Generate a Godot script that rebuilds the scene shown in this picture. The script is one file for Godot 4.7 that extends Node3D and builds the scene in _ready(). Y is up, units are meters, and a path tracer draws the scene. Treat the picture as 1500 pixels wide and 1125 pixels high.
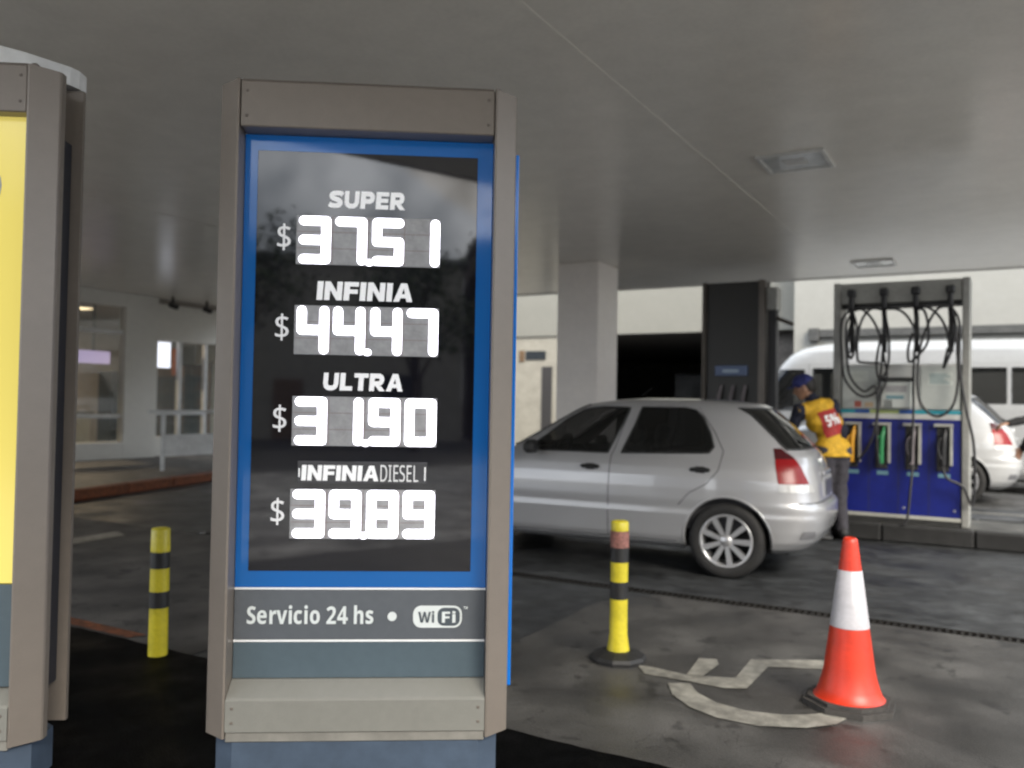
extends Node3D

# ---------------------------------------------------------------- frames
# Station frame: a runs along the forecourt, b runs away from the street, both in metres.
const TURN := -PI / 6.0
var names := {}
var M := {}
var T := {}

func S(a: float, y: float, b: float) -> Vector3:
	return Vector3(0.8660254 * a + 0.5 * b, y, 0.5 * a - 0.8660254 * b)

func lin(r: float, g: float, b: float) -> Color:
	return Color(r, g, b).linear_to_srgb()

# ---------------------------------------------------------------- naming and tagging
func numbered(n: String) -> String:
	if not names.has(n):
		names[n] = 0
		return n
	names[n] += 1
	return "%s_%03d" % [n, names[n]]

func tag(o: Node, label: String, category: String, group := "", kind := "") -> Node:
	if label != "": o.set_meta("label", label)
	if category != "": o.set_meta("category", category)
	if group != "": o.set_meta("group", group)
	if kind != "": o.set_meta("kind", kind)
	return o

func thing(called: String, label: String, category: String, at: Vector3, turn := 0.0, group := "") -> Node3D:
	var o := Node3D.new()
	o.name = numbered(called)
	add_child(o)
	o.position = at
	o.rotation.y = turn
	tag(o, label, category, group)
	return o

func put(called: String, mesh: Mesh, m: Material, parent: Node = null) -> MeshInstance3D:
	var o := MeshInstance3D.new()
	o.mesh = mesh
	if m: o.material_override = m
	if parent == null or parent == self:
		o.name = numbered(called)
		add_child(o)
	else:
		o.name = called
		parent.add_child(o, true)
	return o

func struct(called: String, mesh: Mesh, m: Material) -> MeshInstance3D:
	var o := put(called, mesh, m)
	o.set_meta("kind", "structure")
	return o

# ---------------------------------------------------------------- shapes
func new_st(flat := true) -> SurfaceTool:
	var st := SurfaceTool.new()
	st.begin(Mesh.PRIMITIVE_TRIANGLES)
	st.set_smooth_group(-1 if flat else 0)
	return st

func done(st: SurfaceTool) -> ArrayMesh:
	st.generate_normals()
	return st.commit()

func tri(st: SurfaceTool, a: Vector3, b: Vector3, c: Vector3, from: Vector3) -> void:
	# front face away from "from"
	var n := (a - c).cross(a - b)
	if n.dot((a + b + c) / 3.0 - from) < 0.0:
		st.add_vertex(a); st.add_vertex(c); st.add_vertex(b)
	else:
		st.add_vertex(a); st.add_vertex(b); st.add_vertex(c)

func quad(st: SurfaceTool, a: Vector3, b: Vector3, c: Vector3, d: Vector3, from: Vector3) -> void:
	tri(st, a, b, c, from)
	tri(st, a, c, d, from)

func cbox(st: SurfaceTool, c: Vector3, s: Vector3, bev := 0.004, basis := Basis()) -> void:
	var h := s * 0.5
	var e := minf(bev, minf(h.x, minf(h.y, h.z)) * 0.9)
	var g := func(x: int, y: int, z: int, ax: int) -> Vector3:
		var v := Vector3(x * (h.x - (0.0 if ax == 0 else e)), y * (h.y - (0.0 if ax == 1 else e)), z * (h.z - (0.0 if ax == 2 else e)))
		return c + basis * v
	for q in [-1, 1]:
		quad(st, g.call(q, -1, -1, 0), g.call(q, 1, -1, 0), g.call(q, 1, 1, 0), g.call(q, -1, 1, 0), c)
		quad(st, g.call(-1, q, -1, 1), g.call(1, q, -1, 1), g.call(1, q, 1, 1), g.call(-1, q, 1, 1), c)
		quad(st, g.call(-1, -1, q, 2), g.call(1, -1, q, 2), g.call(1, 1, q, 2), g.call(-1, 1, q, 2), c)
	if e <= 0.0: return
	for p in [-1, 1]:
		for q in [-1, 1]:
			quad(st, g.call(-1, p, q, 1), g.call(1, p, q, 1), g.call(1, p, q, 2), g.call(-1, p, q, 2), c)
			quad(st, g.call(p, -1, q, 0), g.call(p, 1, q, 0), g.call(p, 1, q, 2), g.call(p, -1, q, 2), c)
			quad(st, g.call(p, q, -1, 0), g.call(p, q, 1, 0), g.call(p, q, 1, 1), g.call(p, q, -1, 1), c)
			for r in [-1, 1]:
				tri(st, g.call(p, q, r, 0), g.call(p, q, r, 1), g.call(p, q, r, 2), c)

func box_mesh(c: Vector3, s: Vector3, bev := 0.004, basis := Basis()) -> ArrayMesh:
	var st := new_st()
	cbox(st, c, s, bev, basis)
	return done(st)

func bx(x0: float, x1: float, y0: float, y1: float, z0: float, z1: float, bev := 0.004) -> ArrayMesh:
	return box_mesh(Vector3(x0 + x1, y0 + y1, z0 + z1) * 0.5, Vector3(absf(x1 - x0), absf(y1 - y0), absf(z1 - z0)), bev)

func sbox(a0: float, a1: float, y0: float, y1: float, b0: float, b1: float, bev := 0.006) -> ArrayMesh:
	# a box in the station frame, in local axes of a node turned by TURN and set at the origin
	return bx(a0, a1, y0, y1, -b1, -b0, bev)

func station(o: Node3D) -> Node3D:
	o.rotation.y = TURN
	return o

func prism(poly: PackedVector2Array, z0: float, z1: float, bev := 0.0) -> ArrayMesh:
	# polygon in x, y pulled from z0 (back) to z1 (front)
	var st := new_st()
	prism_into(st, poly, z0, z1, Transform3D())
	return done(st)

func prism_into(st: SurfaceTool, poly: PackedVector2Array, z0: float, z1: float, tr: Transform3D) -> void:
	var idx := Geometry2D.triangulate_polygon(poly)
	var mid := Vector3.ZERO
	for p in poly: mid += Vector3(p.x, p.y, 0)
	mid /= poly.size()
	var cw := Geometry2D.is_polygon_clockwise(poly)
	for k in range(0, idx.size(), 3):
		var a := poly[idx[k]]; var b := poly[idx[k + 1]]; var c := poly[idx[k + 2]]
		tri(st, tr * Vector3(a.x, a.y, z1), tr * Vector3(b.x, b.y, z1), tr * Vector3(c.x, c.y, z1), tr * Vector3(a.x, a.y, z0 - 1.0))
		tri(st, tr * Vector3(a.x, a.y, z0), tr * Vector3(b.x, b.y, z0), tr * Vector3(c.x, c.y, z0), tr * Vector3(a.x, a.y, z1 + 1.0))
	for k in poly.size():
		var p := poly[k]; var q := poly[(k + 1) % poly.size()]
		var d := (q - p).normalized()
		var nrm := Vector2(d.y, -d.x)
		if cw: nrm = -nrm
		var inside := (p + q) * 0.5 - nrm
		quad(st, tr * Vector3(p.x, p.y, z0), tr * Vector3(q.x, q.y, z0), tr * Vector3(q.x, q.y, z1), tr * Vector3(p.x, p.y, z1), tr * Vector3(inside.x, inside.y, (z0 + z1) * 0.5))

func upright(poly: PackedVector2Array, y0: float, y1: float) -> ArrayMesh:
	# plan polygon (x, z) standing from y0 to y1
	var st := new_st()
	upright_into(st, poly, y0, y1)
	return done(st)

func upright_into(st: SurfaceTool, poly: PackedVector2Array, y0: float, y1: float) -> void:
	prism_into(st, poly, y0, y1, Transform3D(Basis(Vector3(1, 0, 0), Vector3(0, 0, 1), Vector3(0, 1, 0)), Vector3.ZERO))

func tube_into(st: SurfaceTool, pts: PackedVector3Array, r: float, sides := 8, r_end := -1.0, squash := 1.0) -> void:
	var n := pts.size()
	if n < 2: return
	var rings := []
	var up := Vector3(0, 1, 0)
	var d0 := (pts[1] - pts[0]).normalized()
	if absf(d0.dot(up)) > 0.95: up = Vector3(0, 0, 1)
	var side := d0.cross(up).normalized()
	for k in n:
		var d := (pts[mini(k + 1, n - 1)] - pts[maxi(k - 1, 0)]).normalized()
		side = (side - d * side.dot(d)).normalized()
		var v := d.cross(side)
		var rr := r if r_end < 0.0 else lerpf(r, r_end, float(k) / (n - 1))
		var ring := PackedVector3Array()
		for j in sides:
			var t := TAU * j / sides
			ring.append(pts[k] + side * cos(t) * rr + v * sin(t) * rr * squash)
		rings.append(ring)
	for k in n - 1:
		var mid := (pts[k] + pts[k + 1]) * 0.5
		for j in sides:
			var j2 := (j + 1) % sides
			quad(st, rings[k][j], rings[k][j2], rings[k + 1][j2], rings[k + 1][j], mid)
	for j in sides:
		var j2 := (j + 1) % sides
		tri(st, pts[0], rings[0][j], rings[0][j2], pts[1])
		tri(st, pts[n - 1], rings[n - 1][j], rings[n - 1][j2], pts[n - 2])

func tube(pts: PackedVector3Array, r: float, sides := 8, r_end := -1.0) -> ArrayMesh:
	var st := new_st(false)
	tube_into(st, pts, r, sides, r_end)
	return done(st)

func smooth_path(ctrl: Array, per := 8) -> PackedVector3Array:
	var out := PackedVector3Array()
	for k in ctrl.size() - 1:
		var p0: Vector3 = ctrl[maxi(k - 1, 0)]
		var p1: Vector3 = ctrl[k]
		var p2: Vector3 = ctrl[k + 1]
		var p3: Vector3 = ctrl[mini(k + 2, ctrl.size() - 1)]
		for j in per:
			out.append(p1.cubic_interpolate(p2, p0, p3, float(j) / per))
	out.append(ctrl[ctrl.size() - 1])
	return out

func lathe_into(st: SurfaceTool, prof: Array, segs: int, tr := Transform3D()) -> void:
	# profile of Vector2(radius, height) from bottom to top, turned about y
	for k in prof.size() - 1:
		var p: Vector2 = prof[k]; var q: Vector2 = prof[k + 1]
		var nn := Vector2(q.y - p.y, p.x - q.x).normalized()
		for j in segs:
			var t0 := TAU * j / segs; var t1 := TAU * (j + 1) / segs
			var a := Vector3(p.x * cos(t0), p.y, p.x * sin(t0))
			var b := Vector3(p.x * cos(t1), p.y, p.x * sin(t1))
			var c := Vector3(q.x * cos(t1), q.y, q.x * sin(t1))
			var d := Vector3(q.x * cos(t0), q.y, q.x * sin(t0))
			var tm := (t0 + t1) * 0.5
			var m := (a + b + c + d) * 0.25
			var from := m - Vector3(nn.x * cos(tm), nn.y, nn.x * sin(tm))
			if p.x > 1e-5: tri(st, tr * a, tr * b, tr * c, tr * from)
			if q.x > 1e-5: tri(st, tr * a, tr * c, tr * d, tr * from)

func lathe(prof: Array, segs := 24, flat := false) -> ArrayMesh:
	var st := new_st(flat)
	lathe_into(st, prof, segs)
	return done(st)

func capsule_into(st: SurfaceTool, a: Vector3, b: Vector3, r: float, squash := 0.5, segs := 10) -> void:
	# rounded bar lying in the x, y plane, flattened in z
	var d := (b - a).normalized()
	var s := Vector3(-d.y, d.x, 0)
	var ring := func(at: Vector3, rad: float) -> PackedVector3Array:
		var o := PackedVector3Array()
		for j in segs + 1:
			var t := PI * j / segs
			o.append(at + s * cos(t) * rad + Vector3(0, 0, 1) * sin(t) * rad * squash)
		return o
	var rings := []
	for k in 6:
		var t := PI * 0.5 * k / 5.0
		rings.append(ring.call(a - d * r * cos(t), maxf(r * sin(t), 1e-5)))
	for k in 6:
		var t := PI * 0.5 * (5 - k) / 5.0
		rings.append(ring.call(b + d * r * cos(t), maxf(r * sin(t), 1e-5)))
	for k in rings.size() - 1:
		for j in segs:
			quad(st, rings[k][j], rings[k][j + 1], rings[k + 1][j + 1], rings[k + 1][j], (a + b) * 0.5 - Vector3(0, 0, 0.3))

func sheet(pts: Array, y: float) -> ArrayMesh:
	# flat polygon in station coordinates (a, b), in a node turned by TURN
	var poly := PackedVector2Array(pts)
	var idx := Geometry2D.triangulate_polygon(poly)
	var st := new_st()
	for k in range(0, idx.size(), 3):
		var p := poly[idx[k]]; var q := poly[idx[k + 1]]; var r := poly[idx[k + 2]]
		tri(st, Vector3(p.x, y, -p.y), Vector3(q.x, y, -q.y), Vector3(r.x, y, -r.y), Vector3(p.x, y - 1, -p.y))
	return done(st)

func lettering(parent: Node, words: String, at: Vector3, w: float, h: float, m: Material, bold := true, fat := 0.0, slant := 0.0, depth := 0.003, called := "lettering") -> MeshInstance3D:
	var f := SystemFont.new()
	f.font_names = PackedStringArray(["Droid Sans"])
	f.font_weight = 700 if bold else 400
	var tm := TextMesh.new()
	if fat > 0.0 or slant != 0.0:
		var v := FontVariation.new()
		v.base_font = f
		v.variation_embolden = fat
		v.variation_transform = Transform2D(Vector2(1, slant), Vector2(0, 1), Vector2.ZERO)
		tm.font = v
	else:
		tm.font = f
	tm.text = words
	tm.font_size = 48
	tm.pixel_size = 0.01
	tm.depth = 0.02
	tm.curve_step = 1.0
	var ab := tm.get_aabb()
	var o := put(called, tm, m, parent)
	var sx := w / maxf(ab.size.x, 0.001)
	var sy := h / maxf(ab.size.y, 0.001)
	o.scale = Vector3(sx, sy, depth / 0.02)
	var c := ab.get_center()
	o.position = at - Vector3(c.x * sx, c.y * sy, c.z * depth / 0.02)
	return o

# ---------------------------------------------------------------- textures and materials
func noise_img(seed_: int, freq: float, size: int, octaves := 4, kind := FastNoiseLite.TYPE_SIMPLEX_SMOOTH) -> PackedByteArray:
	var n := FastNoiseLite.new()
	n.seed = seed_
	n.frequency = freq
	n.noise_type = kind
	n.fractal_octaves = octaves
	var im := n.get_seamless_image(size, size)
	im.convert(Image.FORMAT_L8)
	return im.get_data()

func tex_from(data: PackedByteArray, size: int, fmt: int) -> ImageTexture:
	return ImageTexture.create_from_image(Image.create_from_data(size, size, false, fmt, data))

func mix_tex(size: int, layers: Array, lo: float, hi: float) -> ImageTexture:
	# layers: [bytes, weight]; result spread between lo and hi
	var out := PackedByteArray()
	out.resize(size * size)
	var n := size * size
	var L0: PackedByteArray = layers[0][0]
	var L1: PackedByteArray = layers[1][0] if layers.size() > 1 else L0
	var L2: PackedByteArray = layers[2][0] if layers.size() > 2 else L0
	var w0: float = layers[0][1]
	var w1: float = layers[1][1] if layers.size() > 1 else 0.0
	var w2: float = layers[2][1] if layers.size() > 2 else 0.0
	var wt := w0 + w1 + w2
	for k in n:
		var v := (L0[k] * w0 + L1[k] * w1 + L2[k] * w2) / (wt * 255.0)
		out[k] = int(clampf(lerpf(lo, hi, clampf((v - 0.5) * 1.6 + 0.5, 0.0, 1.0)), 0.0, 1.0) * 255.0)
	return tex_from(out, size, Image.FORMAT_L8)

func ground_tex(grit: PackedByteArray, mid: PackedByteArray, coarse: PackedByteArray, spots: PackedByteArray, base: float) -> ImageTexture:
	# aggregate grain, worn lighter areas, oil spots with soft rims and a few hairline cracks
	var size := 1024
	var out := PackedByteArray()
	out.resize(size * size)
	var shift := 300 * size
	var total := size * size
	for k in total:
		var g := (grit[k] - 128.0) / 255.0
		var m := (mid[k] - 128.0) / 255.0
		var c := (coarse[k] - 128.0) / 255.0
		var v := base + g * 0.55 + m * 0.35 + c * 0.30
		var s := spots[k] / 255.0
		if s > 0.70: v *= lerpf(1.0, 0.74, clampf((s - 0.70) / 0.10, 0.0, 1.0))
		var crack := absf(mid[(k + shift) % total] - 128.0)
		if crack < 1.3 and coarse[k] > 158: v *= 0.68
		out[k] = int(clampf(v, 0.05, 1.0) * 255.0)
	return tex_from(out, size, Image.FORMAT_L8)

func bump_tex(data: PackedByteArray, size: int, strength: float) -> ImageTexture:
	var im := Image.create_from_data(size, size, false, Image.FORMAT_L8, data)
	im.convert(Image.FORMAT_RGBA8)
	im.bump_map_to_normal_map(strength)
	return ImageTexture.create_from_image(im)

func make_textures() -> void:
	var coarse := noise_img(11, 0.004, 1024, 4)
	var mid := noise_img(12, 0.02, 1024, 4)
	var fine := noise_img(13, 0.16, 1024, 3)
	var patch := noise_img(17, 0.009, 1024, 5, FastNoiseLite.TYPE_PERLIN)
	var spots := noise_img(31, 0.022, 1024, 3, FastNoiseLite.TYPE_PERLIN)
	var grit := noise_img(32, 0.55, 1024, 2)
	T.asphalt = ground_tex(grit, mid, coarse, spots, 0.58)
	T.concrete = ground_tex(grit, patch, coarse, spots, 0.66)
	T.wear = mix_tex(1024, [[fine, 0.4], [mid, 0.8], [patch, 0.5]], 0.35, 1.0)
	T.rough = mix_tex(1024, [[patch, 0.6], [coarse, 0.8], [fine, 0.2]], 0.45, 1.0)
	T.bump = bump_tex(noise_img(14, 0.42, 1024, 2), 1024, 2.0)
	var c2 := noise_img(21, 0.008, 512, 4)
	var f2 := noise_img(22, 0.2, 512, 2)
	var m2 := noise_img(23, 0.03, 512, 4)
	T.dust = mix_tex(512, [[c2, 0.7], [m2, 0.5], [f2, 0.2]], 0.84, 1.0)
	T.faint = mix_tex(512, [[c2, 0.4], [m2, 0.5], [f2, 0.4]], 0.94, 1.0)
	T.dirty = mix_tex(512, [[c2, 0.6], [m2, 0.8], [f2, 0.35]], 0.6, 1.0)
	T.wave = bump_tex(c2, 512, 1.2)
	T.orange_peel = bump_tex(m2, 512, 0.6)

func mat(c: Color, rough := 0.6, metal := 0.0, tex := "", tile := 2.0, opt := {}) -> StandardMaterial3D:
	var m := StandardMaterial3D.new()
	m.albedo_color = c
	m.roughness = rough
	m.metallic = metal
	if tex != "":
		m.albedo_texture = T[tex]
		m.uv1_triplanar = true
		m.uv1_world_triplanar = opt.get("world", true)
		m.uv1_scale = Vector3.ONE / tile
	if opt.has("rough_tex"):
		m.roughness_texture = T[opt.rough_tex]
		m.roughness_texture_channel = BaseMaterial3D.TEXTURE_CHANNEL_RED
		m.uv1_triplanar = true
		m.uv1_world_triplanar = opt.get("world", true)
		m.uv1_scale = Vector3.ONE / tile
	if opt.has("bump"):
		m.normal_enabled = true
		m.normal_texture = T[opt.bump]
		m.normal_scale = opt.get("bump_scale", 0.5)
		m.uv1_triplanar = true
		m.uv1_world_triplanar = opt.get("world", true)
		m.uv1_scale = Vector3.ONE / tile
	if opt.has("coat"):
		m.clearcoat_enabled = true
		m.clearcoat = opt.coat
		m.clearcoat_roughness = opt.get("coat_rough", 0.05)
	if opt.has("spec"):
		m.metallic_specular = opt.spec
	if opt.has("glow"):
		m.emission_enabled = true
		m.emission = opt.glow
		m.emission_energy_multiplier = opt.get("energy", 1.0)
	m.cull_mode = BaseMaterial3D.CULL_DISABLED
	return m

func glass(c: Color, alpha: float, rough := 0.02) -> StandardMaterial3D:
	var m := StandardMaterial3D.new()
	m.albedo_color = Color(c.r, c.g, c.b, alpha)
	m.transparency = BaseMaterial3D.TRANSPARENCY_ALPHA
	m.roughness = rough
	m.cull_mode = BaseMaterial3D.CULL_DISABLED
	return m

# ---------------------------------------------------------------- advertising kiosks
func plan(pts: Array) -> PackedVector2Array:
	return PackedVector2Array(pts)

func kiosk_frame(k: Node3D, side_mat: Material) -> void:
	# four chamfered posts, header, sloped ledge, base
	for s in [-1.0, 1.0]:
		put("post", upright(plan([Vector2(s * 0.455, 0), Vector2(s * 0.462, 0.002), Vector2(s * 0.533, -0.066), Vector2(s * 0.537, -0.074), Vector2(s * 0.537, -0.105), Vector2(s * 0.455, -0.105)]), 0.164, 2.488), M.frame, k)
		put("post", upright(plan([Vector2(s * 0.455, -0.31), Vector2(s * 0.530, -0.280), Vector2(s * 0.535, -0.272), Vector2(s * 0.535, -0.252), Vector2(s * 0.455, -0.252)]), 0.164, 2.488), M.frame, k)
		put("side_panel", bx(s * 0.47, s * ((0.552 if s > 0.0 else 0.539) if side_mat == M.blue_panel else 0.500), 0.31, 2.285, -0.250, -0.107, 0.003), side_mat, k)
		put("corner_cap", bx(s * 0.455, s * 0.475, 2.488, 2.5, -0.05, -0.02, 0.003), M.frame_dark, k)
	put("header", bx(-0.453, 0.453, 2.322, 2.486, -0.15, -0.004, 0.004), M.frame, k)
	var screw := new_st()
	for s in [-1.0, 1.0]:
		for y in [2.36, 2.45]: cbox(screw, Vector3(s * 0.43, y, -0.003), Vector3(0.010, 0.010, 0.004), 0.0015)
		for y in [0.22, 0.27]: cbox(screw, Vector3(s * 0.43, y, 0.003), Vector3(0.010, 0.010, 0.004), 0.0015)
	put("screw_heads", done(screw), M.frame_dark, k)
	put("core", bx(-0.452, 0.452, 0.17, 2.32, -0.25, -0.118, 0.003), M.frame_dark, k)
	put("rear_header", bx(-0.453, 0.453, 2.322, 2.484, -0.306, -0.16, 0.004), M.frame, k)
	put("top_plate", bx(-0.45, 0.45, 2.487, 2.494, -0.30, -0.01, 0.002), M.frame_dark, k)
	var prof := plan([Vector2(-0.117, 0.345), Vector2(-0.085, 0.345), Vector2(-0.006, 0.303), Vector2(0.002, 0.296), Vector2(0.002, 0.188), Vector2(-0.117, 0.188)])
	var st := new_st()
	# profile (z, y) swept along x
	prism_into(st, prof, -0.453, 0.453, Transform3D(Basis(Vector3(0, 0, 1), Vector3(0, 1, 0), Vector3(1, 0, 0)), Vector3.ZERO))
	put("ledge", done(st), M.ledge, k)
	put("lower_strip", bx(-0.453, 0.453, 0.15, 0.184, -0.117, -0.006, 0.003), M.frame_light, k)
	put("base", upright(plan([Vector2(-0.43, -0.012), Vector2(0.43, -0.012), Vector2(0.5, -0.075), Vector2(0.5, -0.235), Vector2(0.43, -0.3), Vector2(-0.43, -0.3), Vector2(-0.5, -0.235), Vector2(-0.5, -0.075)]), 0.0, 0.15), M.base_blue, k)

func digit(k: Node3D, ch: String, xc: float, yc: float, z: float) -> void:
	var w := 0.0405; var h := 0.0705; var r := 0.0170
	var P := {"a": [Vector2(-w, h), Vector2(w, h)], "b": [Vector2(w, h), Vector2(w, 0)], "c": [Vector2(w, 0), Vector2(w, -h)], "d": [Vector2(-w, -h), Vector2(w, -h)], "e": [Vector2(-w, 0), Vector2(-w, -h)], "f": [Vector2(-w, h), Vector2(-w, 0)], "g": [Vector2(-w, 0), Vector2(w, 0)]}
	var on: String = {"0": "abcdef", "1": "bc", "3": "abcdg", "4": "bcfg", "5": "acdfg", "7": "abc", "8": "abcdefg", "9": "abcdfg"}[ch]
	var st := new_st(false)
	for s in on:
		var p: Array = P[s]
		capsule_into(st, Vector3(xc + p[0].x, yc + p[0].y, z), Vector3(xc + p[1].x, yc + p[1].y, z), r, 0.3)
	put("led_digit", done(st), M.led, k)

func block_word(parent: Node, words: String, at: Vector3, w: float, h: float, m: Material, slant: float, depth: float) -> void:
	# heavy block capitals cut as solid shapes
	var st := new_st()
	var R := func(x0: float, x1: float, y0: float, y1: float) -> PackedVector2Array: return PackedVector2Array([Vector2(x0, y0), Vector2(x1, y0), Vector2(x1, y1), Vector2(x0, y1)])
	var K := func(pts: Array) -> PackedVector2Array: return Geometry2D.offset_polyline(PackedVector2Array(pts), 0.135, Geometry2D.JOIN_ROUND, Geometry2D.END_BUTT)[0]
	var A := [Vector2(0, 0), Vector2(0.30, 0), Vector2(0.36, 0.2), Vector2(0.5, 0.2), Vector2(0.5, 0.42), Vector2(0.42, 0.42), Vector2(0.5, 0.74), Vector2(0.5, 1), Vector2(0.34, 1)]
	var A2 := []
	for v in A: A2.append(Vector2(1.0 - v.x, v.y))
	var bowl: PackedVector2Array = K.call([Vector2(0.3, 0.865), Vector2(0.58, 0.865), Vector2(0.70, 0.79), Vector2(0.73, 0.65), Vector2(0.70, 0.51), Vector2(0.58, 0.43), Vector2(0.3, 0.43)])
	var G := {
		"S": [0.88, [K.call([Vector2(0.84, 0.77), Vector2(0.72, 0.855), Vector2(0.5, 0.868), Vector2(0.27, 0.85), Vector2(0.15, 0.76), Vector2(0.15, 0.65), Vector2(0.27, 0.565), Vector2(0.6, 0.46), Vector2(0.73, 0.36), Vector2(0.73, 0.25), Vector2(0.6, 0.15), Vector2(0.4, 0.132), Vector2(0.16, 0.15), Vector2(0.03, 0.23)])]],
		"U": [0.92, [K.call([Vector2(0.145, 1), Vector2(0.145, 0.38), Vector2(0.20, 0.22), Vector2(0.33, 0.14), Vector2(0.46, 0.132), Vector2(0.59, 0.14), Vector2(0.72, 0.22), Vector2(0.775, 0.38), Vector2(0.775, 1)])]],
		"P": [0.88, [R.call(0, 0.3, 0, 1), bowl]],
		"R": [0.93, [R.call(0, 0.3, 0, 1), bowl, PackedVector2Array([Vector2(0.36, 0.294), Vector2(0.62, 0.0), Vector2(0.95, 0.0), Vector2(0.70, 0.294)])]],
		"E": [0.80, [R.call(0, 0.3, 0, 1), R.call(0.3, 0.78, 0, 0.24), R.call(0.3, 0.74, 0.385, 0.615), R.call(0.3, 0.78, 0.76, 1)]],
		"F": [0.76, [R.call(0, 0.3, 0, 1), R.call(0.3, 0.72, 0.37, 0.60), R.call(0.3, 0.76, 0.76, 1)]],
		"I": [0.30, [R.call(0, 0.3, 0, 1)]],
		"N": [0.92, [R.call(0, 0.28, 0, 1), R.call(0.64, 0.92, 0, 1), PackedVector2Array([Vector2(0.28, 1), Vector2(0.28, 0.56), Vector2(0.64, 0), Vector2(0.64, 0.44)])]],
		"A": [1.0, [PackedVector2Array(A), PackedVector2Array(A2)]],
		"L": [0.74, [R.call(0, 0.3, 0, 1), R.call(0.3, 0.74, 0, 0.25)]],
		"T": [0.84, [R.call(0, 0.84, 0.75, 1), R.call(0.27, 0.57, 0, 0.75)]]}
	var total := 0.0
	for ch in words: total += G[ch][0] + 0.085
	total -= 0.085
	var sx := w / total
	var x := 0.0
	for ch in words:
		for poly in G[ch][1]:
			var q := PackedVector2Array()
			for v in poly: q.append(Vector2((x + v.x - total / 2) * sx + (v.y - 0.5) * slant * h, (v.y - 0.5) * h))
			prism_into(st, q, 0.0, depth, Transform3D(Basis(), at))
		x += G[ch][0] + 0.085
	put("lettering", done(st), m, parent)

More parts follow.
